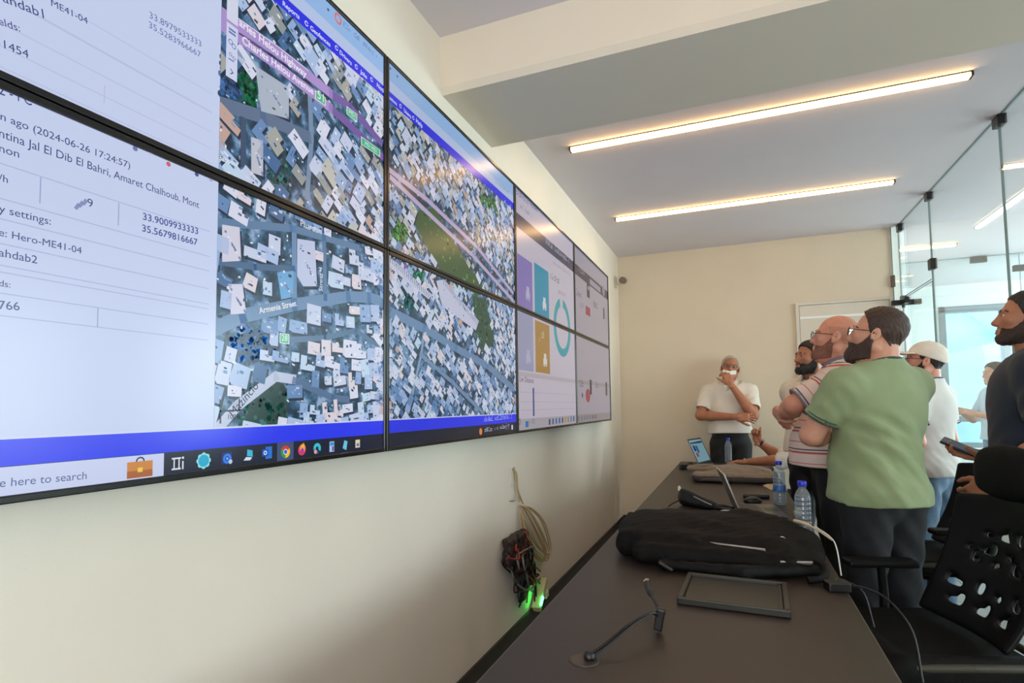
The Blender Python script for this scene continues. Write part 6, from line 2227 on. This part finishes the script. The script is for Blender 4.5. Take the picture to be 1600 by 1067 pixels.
held('mobile_phone', p_navy, 1, (0.0, 0.105, -0.034), (0.075, 0.155, 0.012), mat('phone_dark', (24, 34, 48), rough=0.2, var=0.05),
     'dark mobile phone held out in the navy shirt man\'s hand', 'phone', Matrix.Rotation(0.3, 3, 'Z') @ Matrix.Rotation(-0.25, 3, 'X'), mat('phone_screen', (30, 48, 70), rough=0.12, var=0.05))
held('key_fob', p_cap, 0, (0.0, 0.075, -0.034), (0.028, 0.09, 0.022), BLACK_PL, 'small black object gripped in the capped man\'s lowered hand', 'key fob')

# ---------------------------------------------------------------- office chairs
CHAIR_BK = mat('chair_black', (11, 11, 11), rough=0.5, var=0.1, spec=0.25)
CHAIR_FAB = mat('chair_fabric', (10, 10, 10), rough=0.75, var=0.15, scale=40, bump=0.4, bscale=400, spec=0.2)
CHAIR_EDGE = mat('chair_edge', (58, 55, 44), rough=0.5, var=0.1)
CHROME = mat('chair_chrome', (170, 170, 172), rough=0.2, metal=1.0, var=0.02)


def office_chair(loc, rotz, label, arms=(-1, 1), pillow=True):
    """Local +Y is the way a sitter faces."""
    t = thing('office_chair', loc, rotz, label, 'chair', 'black office chairs along the desk')
    v = Vox((-0.28, -0.27, 0.40), (0.28, 0.30, 0.54), 0.007)
    v.rbox((0, 0.01, 0.465), (0.245, 0.24, 0.036), 0.03, 0.01)
    v.cone((-0.20, 0.20, 0.47), (0.20, 0.20, 0.47), 0.036, 0.036, 0.03)
    for sx in (-1, 1):
        v.cone((sx * 0.215, 0.18, 0.485), (sx * 0.215, -0.18, 0.49), 0.026, 0.026, 0.03)
    skin('seat', [v], CHAIR_FAB, t)
    P_ = [(-0.242, 0.0, 0.492), (-0.235, 0.17, 0.486), (-0.19, 0.232, 0.482), (0, 0.244, 0.480), (0.19, 0.232, 0.482), (0.235, 0.17, 0.486), (0.242, 0.0, 0.492), (0.235, -0.18, 0.495), (0.19, -0.232, 0.500), (0.0, -0.242, 0.504), (-0.19, -0.232, 0.500), (-0.235, -0.18, 0.495), (-0.242, 0.0, 0.492)]
    MB().tube(spline(P_, 90), 0.0135, 8).build('seat_piping', CHAIR_EDGE, t)
    # backrest: curved slotted panel
    bk = MB()
    nx, nz = 17, 25
    W_, H_ = 0.23, 0.235
    vs = []
    for j in range(nz):
        for i in range(nx):
            u, w = i / (nx - 1) * 2 - 1, j / (nz - 1) * 2 - 1
            x = W_ * u * (1 - 0.10 * abs(w) ** 3) * (1.0 - 0.06 * w)
            z = 0.745 + H_ * w * (1 - 0.06 * u * u)
            y = -0.235 - 0.075 * w - 0.035 * (1 - w * w) + 0.050 * u * u
            vs.append((x, y, z))
    holes = set()
    for (j0, j1), cols in (((3, 4), (3, 4, 7, 8, 11, 12)), ((6, 7), (2, 3, 6, 9, 12, 13)), ((11, 12), (4, 5, 8, 11)), ((13, 14), (3, 6, 9, 10, 12)), ((16, 17), (5, 7, 8, 10))):
        for c_ in cols:
            for j in range(j0, j1 + (1 if c_ % 2 else 0)):
                holes.add((j, c_))
    fs = [(j * nx + i, j * nx + i + 1, (j + 1) * nx + i + 1, (j + 1) * nx + i) for j in range(nz - 1) for i in range(nx - 1) if (j, i) not in holes]
    bk.add(vs, fs, 0, True)
    o = bk.build('backrest', CHAIR_BK, t)
    m_ = o.modifiers.new('thickness', 'SOLIDIFY')
    m_.thickness = 0.020
    m_.offset = 0
    m_ = o.modifiers.new('subsurf', 'SUBSURF')
    m_.levels = m_.render_levels = 1
    MB().tube(spline([(0, -0.10, 0.44), (0, -0.26, 0.46), (0, -0.315, 0.60), (0, -0.33, 0.80), (0, -0.355, 1.00 if pillow else 0.92)], 30), 0.022, 10).build('back_spine', CHAIR_BK, t)
    v = Vox((-0.18, -0.42, 0.92), (0.18, -0.20, 1.22), 0.007)
    if pillow:
        v.rbox((0, -0.315, 1.065), (0.125, 0.036, 0.080), 0.034, 0.0, rotm(0, 8, 0))
        v.ell((0, -0.305, 1.065), (0.140, 0.050, 0.098), 0.03)
        skin('headrest', [v], CHAIR_FAB, t)
    for sx in arms:
        MB().tube(spline([(sx * 0.20, -0.02, 0.445), (sx * 0.285, -0.02, 0.45), (sx * 0.30, -0.03, 0.52), (sx * 0.29, -0.02, 0.655)], 20), 0.017, 8).build('arm_post', CHAIR_BK, t)
        MB().box((sx * 0.29 - 0.04, -0.15, 0.655), (sx * 0.29 + 0.04, 0.12, 0.685)).build('armrest', CHAIR_BK, t, bevel=0.012, seg=3)
    MB().lathe([(0.05, 0.36), (0.06, 0.375), (0.06, 0.405), (0.10, 0.43)], 16).build('tilt_mechanism', CHAIR_BK, t)
    MB().tube([(0.05, 0.0, 0.40), (0.20, 0.03, 0.395), (0.27, 0.03, 0.385)], 0.007, 6).build('lever', CHAIR_BK, t)
    MB().lathe([(0.028, 0.09), (0.028, 0.22), (0.018, 0.225), (0.018, 0.36)], 14).build('gas_post', CHROME, t)
    b_ = MB()
    b_.lathe([(0.04, 0.065), (0.045, 0.10), (0.03, 0.115)], 14)
    for k in range(5):
        a = k * 2 * math.pi / 5 + 0.3
        d = Vector((math.cos(a), math.sin(a), 0))
        b_.tube([d * 0.02 + Vector((0, 0, 0.095)), d * 0.16 + Vector((0, 0, 0.085)), d * 0.30 + Vector((0, 0, 0.072))], [0.022, 0.018, 0.014], 8)
    base = b_.build('star_base', CHAIR_BK, t)
    for k in range(5):
        a = k * 2 * math.pi / 5 + 0.3
        d = Vector((math.cos(a), math.sin(a), 0))
        n = Vector((-d.y, d.x, 0))
        MB().lathe([(0.006, -0.022), (0.028, -0.022), (0.028, -0.004), (0.012, -0.003), (0.012, 0.003), (0.028, 0.004), (0.028, 0.022), (0.006, 0.022)], 14,
                   d * 0.30 + Vector((0, 0, 0.0285)), 0, Matrix((d, Vector((0, 0, 1)), n)).transposed()).build('caster', CHAIR_BK, base)
    return t


office_chair((1.765, 0.83, 0), math.radians(196 - 90), 'nearest black office chair with headrest, seat at the bottom right corner', (1,))
office_chair((2.13, 2.13, 0), math.radians(190 - 90), 'black office chair without headrest, standing in front of the blue jeans', (-1,), False)
